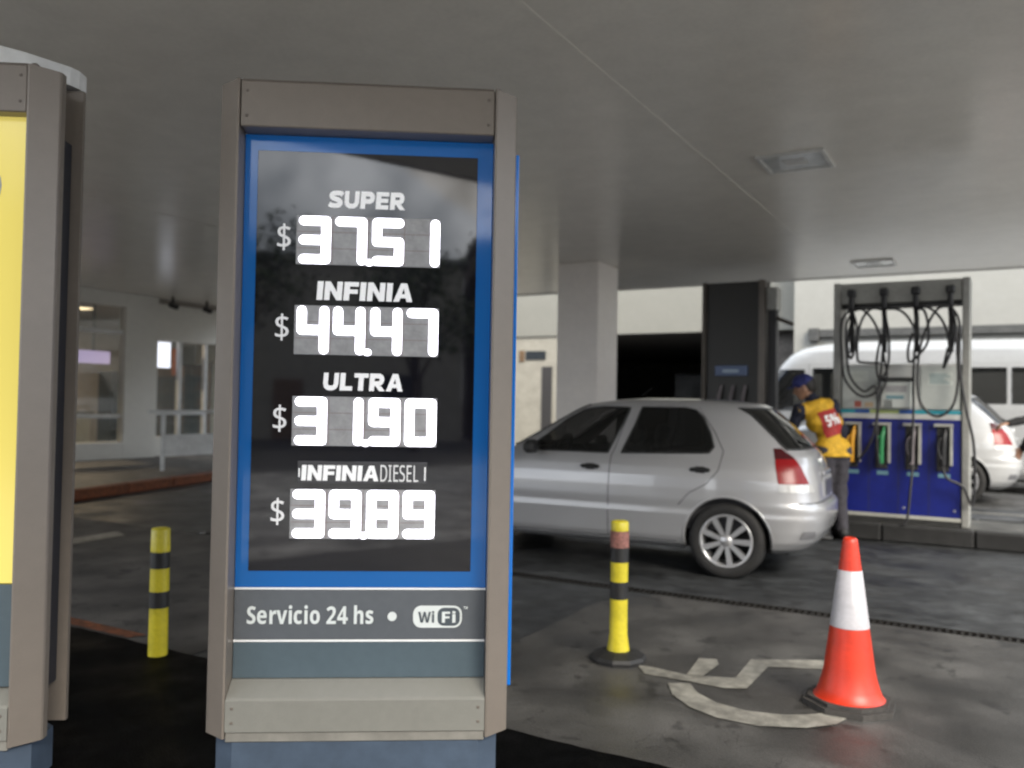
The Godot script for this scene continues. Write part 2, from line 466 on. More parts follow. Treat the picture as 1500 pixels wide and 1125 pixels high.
func price_sign() -> void:
	var k := thing("price_sign", "tall taupe price totem with blue border and glowing white fuel prices", "price sign", Vector3(-0.530, 0, -3.036), deg_to_rad(4.0))
	kiosk_frame(k, M.blue_panel)
	put("sign_face", bx(-0.4535, 0.4535, 0.672, 2.320, -0.117, -0.0925, 0.002), M.blue_face, k)
	var bp := put("black_panel", bx(-0.406, 0.396, 0.732, 2.262, -0.0935, -0.089, 0.001), M.black_gloss, k)
	var rows := [["37.51", 1.938, "SUPER", 2.090, 0.278, 0.064], ["44.47", 1.608, "INFINIA", 1.753, 0.348, 0.068], ["31.90", 1.276, "ULTRA", 1.421, 0.290, 0.064], ["39.89", 0.939, "", 0.0, 0.0, 0.0]]
	var z := -0.0865
	for r in rows:
		var y: float = r[1]
		var dsp := put("display", bx(-0.262, 0.262, y - 0.09, y + 0.09, -0.0905, -0.0866, 0.001), M.lcd, k)
		for gx in [-0.131, 0.0, 0.131]:
			put("cell_divider", bx(gx - 0.0012, gx + 0.0012, y - 0.088, y + 0.088, -0.0868, -0.0862, 0.0002), M.lcd_dark, dsp)
		for gy in [-0.03, 0.03]:
			put("cell_divider", bx(-0.26, 0.26, y + gy - 0.001, y + gy + 0.001, -0.0868, -0.0863, 0.0002), M.lcd_dark, dsp)
		var xs := [-0.195, -0.064, 0.071, 0.203]
		var n := 0
		for ch in (r[0] as String):
			if ch == ".":
				var st := new_st(false)
				capsule_into(st, Vector3(0.002, y - 0.078, z), Vector3(0.006, y - 0.078, z), 0.0125, 0.3)
				put("led_point", done(st), M.led, k)
			else:
				digit(k, ch, xs[n], y + 0.0, z)
				n += 1
		if r[2] != "":
			block_word(k, r[2], Vector3(-0.008, r[3], -0.0885), r[4], r[5], M.print_white, 0.06, 0.003)
		lettering(k, "$", Vector3(-0.306, y + 0.008, -0.087), 0.048, 0.098, M.print_dim, false, 0.0, 0.0, 0.003)
	put("name_strip", bx(-0.238, 0.231, 1.052, 1.130, -0.0905, -0.0876, 0.001), M.strip_dark, k)
	block_word(k, "INFINIA", Vector3(-0.084, 1.088, -0.0875), 0.278, 0.056, M.print_white, 0.05, 0.002)
	lettering(k, "DIESEL", Vector3(0.130, 1.089, -0.0862), 0.138, 0.060, M.print_dim, false, 0.0, 0.0, 0.002)
	for s in [[-0.232, 0.010], [0.223, 0.016]]:
		put("strip_mark", bx(s[0] - 0.0025, s[0] + 0.0025, 1.088 - s[1] * 1.6, 1.088 + s[1] * 1.6, -0.0877, -0.0862, 0.0005), M.print_white, k)
	put("service_panel", bx(-0.4535, 0.4535, 0.484, 0.664, -0.117, -0.0915, 0.002), M.grey_face, k)
	put("lower_panel", bx(-0.4535, 0.4535, 0.346, 0.476, -0.117, -0.0915, 0.002), M.grey_face_low, k)
	for y in [0.668, 0.480]:
		put("white_line", bx(-0.4535, 0.4535, y - 0.0035, y + 0.0035, -0.117, -0.088, 0.001), M.print_line, k)
	lettering(k, "Servicio 24 hs", Vector3(-0.180, 0.5745, -0.0895), 0.452, 0.067, M.print_grey, true, 0.0, 0.0, 0.003)
	var dot := PackedVector2Array()
	for j in 20: dot.append(Vector2(0.114 + cos(TAU * j / 20) * 0.0165, 0.568 + sin(TAU * j / 20) * 0.0165))
	put("print_dot", prism(dot, -0.092, -0.088), M.print_grey, k)
	# rounded badge: pale half with dark letters, dark half with pale letters
	var pill := func(x0: float, x1: float, y0: float, y1: float, rad: float) -> PackedVector2Array:
		var o := PackedVector2Array()
		for c in [[x1 - rad, y1 - rad, 0.0], [x0 + rad, y1 - rad, PI / 2], [x0 + rad, y0 + rad, PI], [x1 - rad, y0 + rad, PI * 1.5]]:
			for j in 7: o.append(Vector2(c[0] + cos(c[2] + PI * 0.5 * j / 6) * rad, c[1] + sin(c[2] + PI * 0.5 * j / 6) * rad))
		return o
	var badge := put("badge", prism(pill.call(0.190, 0.368, 0.527, 0.607, 0.030), -0.092, -0.0895), M.print_grey, k)
	put("badge_half", prism(pill.call(0.279, 0.361, 0.534, 0.600, 0.024), -0.09, -0.0886), M.grey_face_dark, badge)
	lettering(badge, "Wi", Vector3(0.238, 0.567, -0.0886), 0.058, 0.042, M.grey_face_dark, true, 0.2, 0.0, 0.002)
	lettering(badge, "Fi", Vector3(0.320, 0.567, -0.0876), 0.050, 0.042, M.print_grey, true, 0.2, 0.0, 0.002)
	lettering(k, "TM", Vector3(0.381, 0.600, -0.089), 0.015, 0.009, M.print_grey, true, 0.0, 0.0, 0.002)

func yellow_kiosk() -> void:
	var yaw := deg_to_rad(4.0)
	var inner := Vector3(-1.678, 0, -2.90)
	var at := inner - Vector3(cos(yaw), 0, -sin(yaw)) * 0.455
	var k := thing("poster_kiosk", "taupe kiosk with glowing yellow poster at the left edge of the picture", "kiosk", at, yaw)
	kiosk_frame(k, M.navy_panel)
	put("sign_poster", bx(-0.4535, 0.4535, 0.702, 2.322, -0.117, -0.06, 0.002), M.yellow_face, k)
	var blob := PackedVector2Array()
	for j in 28:
		var t := TAU * j / 28
		blob.append(Vector2(0.20 + cos(t) * 0.15, 2.03 + sin(t) * 0.12 + cos(t) * 0.05))
	put("poster_print", prism(blob, -0.0605, -0.0585), M.poster_grey, k)
	put("lower_panel", bx(-0.4535, 0.4535, 0.348, 0.698, -0.117, -0.06, 0.002), M.grey_face_low, k)
	var cap := plan([Vector2(-0.30, -0.01), Vector2(0.30, -0.01), Vector2(0.40, -0.10), Vector2(0.50, -0.22), Vector2(0.515, -0.26), Vector2(0.515, -0.32), Vector2(-0.515, -0.32), Vector2(-0.515, -0.26), Vector2(-0.40, -0.10)])
	put("roof_cap", upright(cap, 2.498, 2.565), M.white_paint, k)

# ---------------------------------------------------------------- vehicles: horizontal slices from sill to roof
func tab(t: Array, y: float) -> float:
	if y <= t[0][0]: return t[0][1]
	for k in t.size() - 1:
		if y <= t[k + 1][0]:
			var f: float = (y - t[k][0]) / (t[k + 1][0] - t[k][0])
			return lerpf(t[k][1], t[k + 1][1], f)
	return t[t.size() - 1][1]

func slice(sp: Dictionary, y: float) -> Dictionary:
	var xf := tab(sp.front, y)
	var xr := tab(sp.rear, y)
	var xm: float = clampf(sp.mid, xf + 0.12, xr - 0.12)
	return {"xm": xm, "lf": xm - xf, "lr": xr - xm, "w": tab(sp.width, y), "n": tab(sp.expo, y), "bow": sp.bow}

func on_phi(c: Dictionary, phi: float) -> Vector2:
	# phi 0 at the rear centre, PI at the front centre; gives x, z on the near side
	var e: float = 2.0 / c.n
	var cs := cos(phi)
	var z: float = c.w * pow(absf(sin(phi)), e)
	var x: float = pow(absf(cs), e)
	var q: float = 1.0 - (z / c.w) * (z / c.w)
	if cs >= 0.0: return Vector2(c.xm + c.lr * x + c.bow * q, z)
	return Vector2(c.xm - c.lf * x - c.bow * q, z)

func side_z(sp: Dictionary, x: float, y: float) -> float:
	var c := slice(sp, y)
	var l: float = c.lr if x > c.xm else c.lf
	var t: float = clampf(absf(x - c.xm) / l, 0.0, 0.9999)
	return c.w * pow(1.0 - pow(t, c.n), 1.0 / c.n)

func end_x(sp: Dictionary, z: float, y: float, rear: bool) -> float:
	var c := slice(sp, y)
	var t: float = clampf(absf(z) / c.w, 0.0, 0.9999)
	var k: float = pow(1.0 - pow(t, c.n), 1.0 / c.n)
	if rear: return c.xm + c.lr * k + c.bow * (1.0 - t * t)
	return c.xm - c.lf * k - c.bow * (1.0 - t * t)

func in_poly(p: Vector2, poly: PackedVector2Array) -> bool:
	return Geometry2D.is_point_in_polygon(p, poly)

func shell(sp: Dictionary) -> ArrayMesh:
	var rows: PackedFloat32Array = sp.rows
	var N: int = sp.cols
	var nr := rows.size()
	var grid := []
	for y in rows:
		var c := slice(sp, y)
		var pts := PackedVector2Array()
		var K := 420
		for k in K + 1:
			# finer sampling round the corners
			var t := float(k) / K
			pts.append(on_phi(c, PI * t))
		# resample: keep columns lined up between rows by x on the sides
		var acc := PackedFloat32Array([0.0])
		for k in K: acc.append(acc[k] + pts[k].distance_to(pts[k + 1]))
		var tot := acc[K]
		var line := PackedVector2Array()
		var at := 0
		for j in N + 1:
			var want := tot * j / N
			while at < K - 1 and acc[at + 1] < want: at += 1
			var f := (want - acc[at]) / maxf(acc[at + 1] - acc[at], 1e-6)
			line.append(pts[at].lerp(pts[at + 1], clampf(f, 0, 1)))
		line[0].y = 0.0
		line[N].y = 0.0
		grid.append(line)
	var verts := PackedVector3Array()
	var inds := PackedInt32Array()
	for sgn in [1.0, -1.0]:
		var base := verts.size()
		for i in nr:
			for j in N + 1:
				verts.append(Vector3(grid[i][j].x, rows[i], grid[i][j].y * sgn))
		for i in nr - 1:
			var yc := (rows[i] + rows[i + 1]) * 0.5
			var c := slice(sp, yc)
			for j in N:
				var m: Vector2 = (grid[i][j] + grid[i][j + 1] + grid[i + 1][j] + grid[i + 1][j + 1]) * 0.25
				var p := Vector2(m.x, yc)
				var cut := false
				if m.y > c.w * 0.5:
					for ar in sp.arches:
						if p.distance_to(ar) < sp.arch_r: cut = true
					if m.y > c.w * 0.8:
						for win in sp.windows:
							if in_poly(p, win): cut = true
				for e in sp.ends:
					# [rear?, y0, y1, share of the width]
					if yc > e[1] and yc < e[2] and m.y < c.w * e[3]:
						if e[0] and m.x > c.xm + c.lr * 0.75: cut = true
						if not e[0] and m.x < c.xm - c.lf * 0.6: cut = true
				if cut: continue
				var a := base + i * (N + 1) + j
				var b := a + 1
				var d := a + N + 1
				var f := d + 1
				if sgn > 0.0: inds.append_array([a, b, f, a, f, d])
				else: inds.append_array([a, f, b, a, d, f])
	# smooth normals
	var nrm := PackedVector3Array()
	nrm.resize(verts.size())
	for k in range(0, inds.size(), 3):
		var n := (verts[inds[k]] - verts[inds[k + 2]]).cross(verts[inds[k]] - verts[inds[k + 1]])
		for q in 3: nrm[inds[k + q]] += n
	var half := verts.size() / 2
	for k in half:
		if absf(verts[k].z) < 1e-5:
			var s := nrm[k] + nrm[k + half]
			nrm[k] = s
			nrm[k + half] = s
	for k in nrm.size():
		var n := nrm[k].normalized()
		if n.length() < 0.5: n = Vector3.UP
		nrm[k] = n
	# roof cap
	var top := rows[nr - 1]
	var ctr := verts.size()
	verts.append(Vector3((grid[nr - 1][0].x + grid[nr - 1][N].x) * 0.5, top + 0.002, 0)); nrm.append(Vector3.UP)
	for j in N:
		var a := (nr - 1) * (N + 1) + j
		inds.append_array([ctr, a, a + 1])
		inds.append_array([ctr, a + half + 1, a + half])
	# all fronts outwards
	for k in range(0, inds.size(), 3):
		var n := (verts[inds[k]] - verts[inds[k + 2]]).cross(verts[inds[k]] - verts[inds[k + 1]])
		var s := nrm[inds[k]] + nrm[inds[k + 1]] + nrm[inds[k + 2]]
		if n.dot(s) < 0.0:
			var t := inds[k + 1]
			inds[k + 1] = inds[k + 2]
			inds[k + 2] = t
	# outward test for the whole body: side normals must point away from the middle plane
	var votes := 0.0
	for k in half:
		votes += nrm[k].z
	if votes < 0.0:
		for k in nrm.size() - 1: nrm[k] = -nrm[k]
		for k in range(0, inds.size(), 3):
			var t := inds[k + 1]
			inds[k + 1] = inds[k + 2]
			inds[k + 2] = t
	var arr := []
	arr.resize(Mesh.ARRAY_MAX)
	arr[Mesh.ARRAY_VERTEX] = verts
	arr[Mesh.ARRAY_NORMAL] = nrm
	arr[Mesh.ARRAY_INDEX] = inds
	var am := ArrayMesh.new()
	am.add_surface_from_arrays(Mesh.PRIMITIVE_TRIANGLES, arr)
	return am

func spread(poly: PackedVector2Array, step: float) -> PackedVector2Array:
	var out := PackedVector2Array()
	for k in poly.size():
		var a := poly[k]; var b := poly[(k + 1) % poly.size()]
		var n := maxi(1, int(a.distance_to(b) / step))
		for j in n: out.append(a.lerp(b, float(j) / n))
	return out

func side_pane(sp: Dictionary, poly: PackedVector2Array, sgn: float, off: float) -> ArrayMesh:
	# pane that follows the bodyside: fan of thin columns
	var xs := PackedFloat32Array()
	var x0 := 1e9; var x1 := -1e9
	for p in poly:
		x0 = minf(x0, p.x); x1 = maxf(x1, p.x)
	var st := new_st(false)
	var nx := 26; var ny := 8
	var cols := []
	for i in nx + 1:
		var x := lerpf(x0 + 0.001, x1 - 0.001, float(i) / nx)
		var lo := 1e9; var hi := -1e9
		for k in poly.size():
			var a := poly[k]; var b := poly[(k + 1) % poly.size()]
			if (a.x - x) * (b.x - x) <= 0.0 and absf(a.x - b.x) > 1e-6:
				var y := lerpf(a.y, b.y, (x - a.x) / (b.x - a.x))
				lo = minf(lo, y); hi = maxf(hi, y)
		var col := PackedVector3Array()
		for j in ny + 1:
			var y := lerpf(lo, hi, float(j) / ny)
			col.append(Vector3(x, y, sgn * (side_z(sp, x, y) + off)))
		cols.append(col)
	for i in nx:
		for j in ny:
			quad(st, cols[i][j], cols[i + 1][j], cols[i + 1][j + 1], cols[i][j + 1], Vector3(cols[i][j].x, cols[i][j].y - 0.3, 0))
	return done(st)

func side_line(sp: Dictionary, pts: PackedVector2Array, sgn: float, r: float, off: float, closed := true) -> ArrayMesh:
	var path := PackedVector3Array()
	var q := spread(pts, 0.04) if closed else pts
	for p in q: path.append(Vector3(p.x, p.y, sgn * (side_z(sp, p.x, p.y) + off)))
	if closed: path.append(path[0]); path.append(path[1])
	return tube(path, r, 6)

func end_pane(sp: Dictionary, y0: float, y1: float, share: float, rear: bool, off: float) -> ArrayMesh:
	var st := new_st(false)
	var nx := 24; var ny := 10
	var g := []
	for j in ny + 1:
		var y := lerpf(y0, y1, float(j) / ny)
		var w: float = slice(sp, y).w * share
		var row := PackedVector3Array()
		for i in nx + 1:
			var z := lerpf(-w, w, float(i) / nx)
			row.append(Vector3(end_x(sp, z, y, rear) + (off if rear else -off), y + off * 0.5, z))
		g.append(row)
	for j in ny:
		for i in nx:
			quad(st, g[j][i], g[j][i + 1], g[j + 1][i + 1], g[j + 1][i], Vector3(sp.mid, 0.6, 0))
	return done(st)

func end_rim(sp: Dictionary, y0: float, y1: float, share: float, rear: bool, r: float) -> ArrayMesh:
	var path := PackedVector3Array()
	for k in 65:
		var t := k % 64
		var y := 0.0; var f := 0.0
		if t < 20: y = y0; f = lerpf(-1, 1, t / 20.0)
		elif t < 32: y = lerpf(y0, y1, (t - 20) / 12.0); f = 1.0
		elif t < 52: y = y1; f = lerpf(1, -1, (t - 32) / 20.0)
		else: y = lerpf(y1, y0, (t - 52) / 12.0); f = -1.0
		var z: float = slice(sp, y).w * share * f
		path.append(Vector3(end_x(sp, z, y, rear), y, z))
	return tube(path, r, 6)

func corner_patch(sp: Dictionary, rear: bool, edge: Array, sgn: float, off: float) -> ArrayMesh:
	# edge: rows [y, x where it starts on the side, share of width where it ends on the end face]
	var st := new_st(false)
	var g := []
	var ny := 14; var nx := 16
	for j in ny + 1:
		var y := lerpf(edge[0][0], edge[edge.size() - 1][0], float(j) / ny)
		var t1 := []; var t2 := []
		for e in edge:
			t1.append([e[0], e[1]]); t2.append([e[0], e[2]])
		var xs := tab(t1, y); var sh := tab(t2, y)
		var c := slice(sp, y)
		var l: float = c.lr if rear else c.lf
		var pa := acos(pow(clampf(absf(xs - c.xm) / l, 0, 1), c.n / 2.0))
		var pb := asin(pow(sh, c.n / 2.0))
		var row := PackedVector3Array()
		for i in nx + 1:
			var ph := lerpf(pa, pb, float(i) / nx)
			if not rear: ph = PI - ph
			var p := on_phi(c, ph)
			var d := on_phi(c, ph + 0.002) - on_phi(c, ph - 0.002)
			var nn := Vector2(d.y, -d.x).normalized()
			if nn.dot(p - Vector2(c.xm, 0)) < 0: nn = -nn
			p += nn * off
			row.append(Vector3(p.x, y, p.y * sgn))
		g.append(row)
	for j in ny:
		for i in nx:
			quad(st, g[j][i], g[j][i + 1], g[j + 1][i + 1], g[j + 1][i], Vector3(sp.mid, g[j][i].y, 0))
	return done(st)

func wheel_meshes(r: float, w: float, rim_r: float, spokes: int) -> Dictionary:
	# axis along z, outer face at +z
	var tr := Transform3D(Basis(Vector3(1, 0, 0), Vector3(0, 0, 1), Vector3(0, -1, 0)), Vector3.ZERO)
	var st := new_st(false)
	lathe_into(st, [Vector2(rim_r - 0.01, -w / 2), Vector2(r - 0.035, -w / 2), Vector2(r - 0.012, -w / 2 + 0.012), Vector2(r, -w / 2 + 0.03), Vector2(r, w / 2 - 0.03), Vector2(r - 0.012, w / 2 - 0.012), Vector2(r - 0.035, w / 2), Vector2(rim_r + 0.006, w / 2 - 0.004), Vector2(rim_r - 0.004, w / 2 - 0.012), Vector2(rim_r - 0.012, w / 2 - 0.06)], 48, tr)
	var tyre := done(st)
	st = new_st(false)
	lathe_into(st, [Vector2(rim_r - 0.002, w / 2 - 0.02), Vector2(rim_r, w / 2 - 0.008), Vector2(rim_r - 0.006, w / 2 - 0.004), Vector2(rim_r - 0.022, w / 2 - 0.010), Vector2(rim_r - 0.028, w / 2 - 0.05), Vector2(rim_r - 0.03, -w / 2)], 48, tr)
	lathe_into(st, [Vector2(0.05, w / 2 - 0.06), Vector2(0.05, w / 2 - 0.018), Vector2(0.043, w / 2 - 0.010), Vector2(0.0, w / 2 - 0.006)], 24, tr)
	var st2 := new_st()
	for k in spokes:
		var t := TAU * k / spokes
		var d := Vector3(cos(t), sin(t), 0); var s := Vector3(-sin(t), cos(t), 0); var zz := Vector3(0, 0, 1)
		var a0 := d * 0.04; var a1 := d * (rim_r - 0.018)
		var h0 := 0.016; var h1 := 0.0225
		var z0 := w / 2 - 0.014; var z1 := w / 2 - 0.008
		var p := [a0 + s * h0 + zz * z0, a0 - s * h0 + zz * z0, a1 - s * h1 + zz * z1, a1 + s * h1 + zz * z1]
		var mid := (a0 + a1) * 0.5 + zz * (z0 - 0.01)
		quad(st2, p[0], p[1], p[2], p[3], mid)
		for q in [[0, 3], [1, 2]]:
			quad(st2, p[q[0]], p[q[1]], p[q[1]] - zz * 0.03, p[q[0]] - zz * 0.03, mid)
	var rim := done(st)
	var sp_m := done(st2)
	st = new_st(false)
	lathe_into(st, [Vector2(0.0, -w / 2 + 0.01), Vector2(rim_r - 0.03, -w / 2 + 0.01), Vector2(rim_r - 0.03, -w / 2 + 0.03), Vector2(0.0, -w / 2 + 0.04)], 24, tr)
	return {"tyre": tyre, "rim": rim, "spokes": sp_m, "drum": done(st)}

func make_vehicle(called: String, label: String, category: String, sp: Dictionary, paint: Material, body_mesh: ArrayMesh) -> Node3D:
	var v := thing(called, label, category, Vector3.ZERO)
	var body := put("body", body_mesh, paint, v)
	put("underbody", bx(tab(sp.front, 0.3) + 0.25, tab(sp.rear, 0.3) - 0.15, 0.19, 0.30, -0.55, 0.55, 0.02), M.rubber, v)
	var wi := 0
	for win in sp.windows:
		for sgn in [1.0, -1.0]:
			var pane := put("window", side_pane(sp, win, sgn, 0.0035), M.car_glass, v)
			put("seal", side_line(sp, win, sgn, 0.009, 0.0), M.rubber, pane)
	for e in sp.ends:
		var pane := put("rear_window" if e[0] else "windscreen", end_pane(sp, e[1], e[2], e[3], e[0], 0.004), M.car_glass, v)
		put("seal", end_rim(sp, e[1], e[2], e[3], e[0], 0.011), M.rubber, pane)
	for ar in sp.arches:
		for sgn in [1.0, -1.0]:
			var arc := PackedVector2Array()
			for k in 29:
				var t := lerpf(-0.35, PI + 0.35, k / 28.0)
				var p := Vector2(ar.x + cos(t) * sp.arch_r, ar.y + sin(t) * sp.arch_r)
				if p.y > sp.rows[0]: arc.append(p)
			put("arch_lip", side_line(sp, arc, sgn, 0.013, -0.006, false), paint, v)
			var st := new_st(false)
			for k in 16:
				var t0 := PI * k / 16.0 - 0.1; var t1 := PI * (k + 1) / 16.0 - 0.1
				if k == 15: t1 = PI + 0.1
				var zo: float = sgn * (side_z(sp, ar.x, 0.6) - 0.012); var zi: float = sgn * 0.5
				var A := Vector3(ar.x + cos(t0) * (sp.arch_r + 0.006), ar.y + sin(t0) * (sp.arch_r + 0.006), zo)
				var B := Vector3(ar.x + cos(t1) * (sp.arch_r + 0.006), ar.y + sin(t1) * (sp.arch_r + 0.006), zo)
				quad(st, A, B, Vector3(B.x, B.y, zi), Vector3(A.x, A.y, zi), Vector3(ar.x, 2.0, 0))
				tri(st, Vector3(ar.x, ar.y, zi), Vector3(A.x, A.y, zi), Vector3(B.x, B.y, zi), Vector3(ar.x, ar.y, zi * 0.5))
			put("wheel_well", done(st), M.rubber, v)
			var w := Node3D.new()
			w.name = "wheel"
			v.add_child(w, true)
			w.position = Vector3(ar.x, sp.wheel_r, sgn * (sp.track))
			if sgn < 0: w.rotation.y = PI
			put("tyre", sp.wheel.tyre, M.tyre, w)
			put("rim", sp.wheel.rim, M.alloy, w)
			put("spokes", sp.wheel.spokes, M.alloy, w)
			put("drum", sp.wheel.drum, M.rubber, w)
	for ln in sp.lines:
		for sgn in [1.0, -1.0]:
			put("door_gap_line", side_line(sp, spread_open(ln, 0.05), sgn, 0.0035, -0.0005, false), M.rubber, v)  # dark tube drawn in place of the shaded gap round each door
	for h in sp.handles:
		for sgn in [1.0, -1.0]:
			var z: float = sgn * (side_z(sp, h.x, h.y) + 0.012)
			put("door_handle", box_mesh(Vector3(h.x, h.y, z), Vector3(0.17, 0.034, 0.036), 0.014), M.rubber, v)
			put("handle_dish", box_mesh(Vector3(h.x, h.y - 0.004, z - sgn * 0.011), Vector3(0.085, 0.058, 0.012), 0.005), M.rubber, v)
	for sgn in [1.0, -1.0]:
		var lamp := put("tail_light", corner_patch(sp, true, sp.tail, sgn, 0.006), M.red_lens, v)
		if sp.has("tail_top"): put("smoked_lens", corner_patch(sp, true, sp.tail_top, sgn, 0.007), M.smoked_lens, lamp)
		if sp.has("tail_low"): put("reverse_light", corner_patch(sp, true, sp.tail_low, sgn, 0.007), M.clear_lens, lamp)
		if sp.has("fog"): put("fog_light", corner_patch(sp, true, sp.fog, sgn, 0.004), M.grey_lens, v)
		put("headlight", corner_patch(sp, false, sp.head, sgn, 0.005), M.clear_lens, v)
	return v

func spread_open(a: Array, step: float) -> PackedVector2Array:
	var out := PackedVector2Array()
	for k in a.size() - 1:
		var p: Vector2 = a[k]; var q: Vector2 = a[k + 1]
		var n := maxi(1, int(p.distance_to(q) / step))
		for j in n: out.append(p.lerp(q, float(j) / n))
	out.append(a[a.size() - 1])
	return out

func rows_of(stops: Array) -> PackedFloat32Array:
	# [y, spacing] pairs
	var out := PackedFloat32Array()
	for k in stops.size() - 1:
		var n := maxi(1, roundi((stops[k + 1][0] - stops[k][0]) / stops[k][1]))
		for j in n: out.append(lerpf(stops[k][0], stops[k + 1][0], float(j) / n))
	out.append(stops[stops.size() - 1][0])
	return out

func hatch_spec() -> Dictionary:
	var sp := {}
	sp.rear = [[0.20, 0.46], [0.24, 0.54], [0.30, 0.60], [0.38, 0.645], [0.47, 0.665], [0.555, 0.665], [0.585, 0.655], [0.605, 0.625], [0.66, 0.615], [0.76, 0.605], [0.90, 0.565], [0.97, 0.53], [1.02, 0.485], [1.10, 0.41], [1.20, 0.31], [1.30, 0.205], [1.355, 0.14], [1.385, 0.085], [1.405, -0.03], [1.42, -0.2], [1.432, -0.5]]
	sp.front = [[0.20, -2.92], [0.30, -3.04], [0.45, -3.09], [0.55, -3.08], [0.65, -3.03], [0.72, -2.92], [0.78, -2.74], [0.84, -2.48], [0.90, -2.22], [0.95, -2.05], [1.05, -1.88], [1.15, -1.70], [1.25, -1.52], [1.33, -1.37], [1.37, -1.27], [1.40, -1.12], [1.42, -0.95], [1.432, -0.72]]
	sp.width = [[0.20, 0.70], [0.24, 0.772], [0.30, 0.797], [0.44, 0.812], [0.495, 0.818], [0.52, 0.808], [0.60, 0.816], [0.70, 0.815], [0.78, 0.806], [0.86, 0.786], [0.92, 0.762], [0.95, 0.745], [1.05, 0.706], [1.15, 0.664], [1.25, 0.617], [1.33, 0.575], [1.365, 0.543], [1.39, 0.495], [1.41, 0.41], [1.425, 0.28], [1.432, 0.08]]
	sp.expo = [[0.2, 6.0], [0.6, 7.0], [0.9, 6.5], [1.0, 6.0], [1.3, 5.0], [1.4, 3.0], [1.432, 2.2]]
	sp.mid = -1.15
	sp.bow = 0.055
	sp.rows = rows_of([[0.20, 0.012], [0.32, 0.016], [0.94, 0.016], [1.36, 0.008], [1.41, 0.004], [1.432, 0.004]])
	sp.cols = 230
	sp.arches = [Vector2(0, 0.30), Vector2(-2.37, 0.30)]
	sp.arch_r = 0.345
	sp.windows = [
		PackedVector2Array([Vector2(-1.80, 0.955), Vector2(-1.02, 0.955), Vector2(-0.925, 1.20), Vector2(-0.885, 1.338), Vector2(-1.12, 1.342), Vector2(-1.30, 1.315), Vector2(-1.44, 1.235), Vector2(-1.62, 1.09)]),
		PackedVector2Array([Vector2(-0.90, 0.958), Vector2(-0.16, 0.985), Vector2(-0.125, 1.03), Vector2(-0.165, 1.14), Vector2(-0.24, 1.265), Vector2(-0.31, 1.325), Vector2(-0.40, 1.343), Vector2(-0.775, 1.343), Vector2(-0.81, 1.20)])]
	sp.ends = [[true, 1.025, 1.345, 0.80], [false, 0.985, 1.355, 0.86]]
	sp.wheel_r = 0.296
	sp.track = 0.715
	sp.wheel = wheel_meshes(0.298, 0.185, 0.212, 9)
	sp.lines = [
		[Vector2(-0.875, 1.335), Vector2(-0.96, 1.0), Vector2(-0.985, 0.93), Vector2(-0.99, 0.26)],
		[Vector2(-0.29, 1.345), Vector2(-0.13, 1.15), Vector2(-0.045, 1.0), Vector2(-0.07, 0.85), Vector2(-0.16, 0.74), Vector2(-0.30, 0.66), Vector2(-0.385, 0.56)],
		[Vector2(-2.02, 0.93), Vector2(-2.03, 0.5), Vector2(-1.99, 0.26)],
		[Vector2(-1.99, 0.262), Vector2(-0.40, 0.262)]]
	sp.handles = [Vector2(-1.16, 0.835), Vector2(-0.215, 0.85)]
	sp.tail = [[0.765, 0.380, 0.735], [0.85, 0.362, 0.765], [0.95, 0.340, 0.79], [1.035, 0.315, 0.83]]
	sp.tail_top = [[0.955, 0.339, 0.792], [1.036, 0.314, 0.831]]
	sp.tail_low = [[0.70, 0.385, 0.66], [0.762, 0.377, 0.70]]
	sp.fog = [[0.335, 0.52, 0.66], [0.40, 0.55, 0.72]]
	sp.head = [[0.58, -2.86, 0.55], [0.70, -2.74, 0.60]]
	return sp

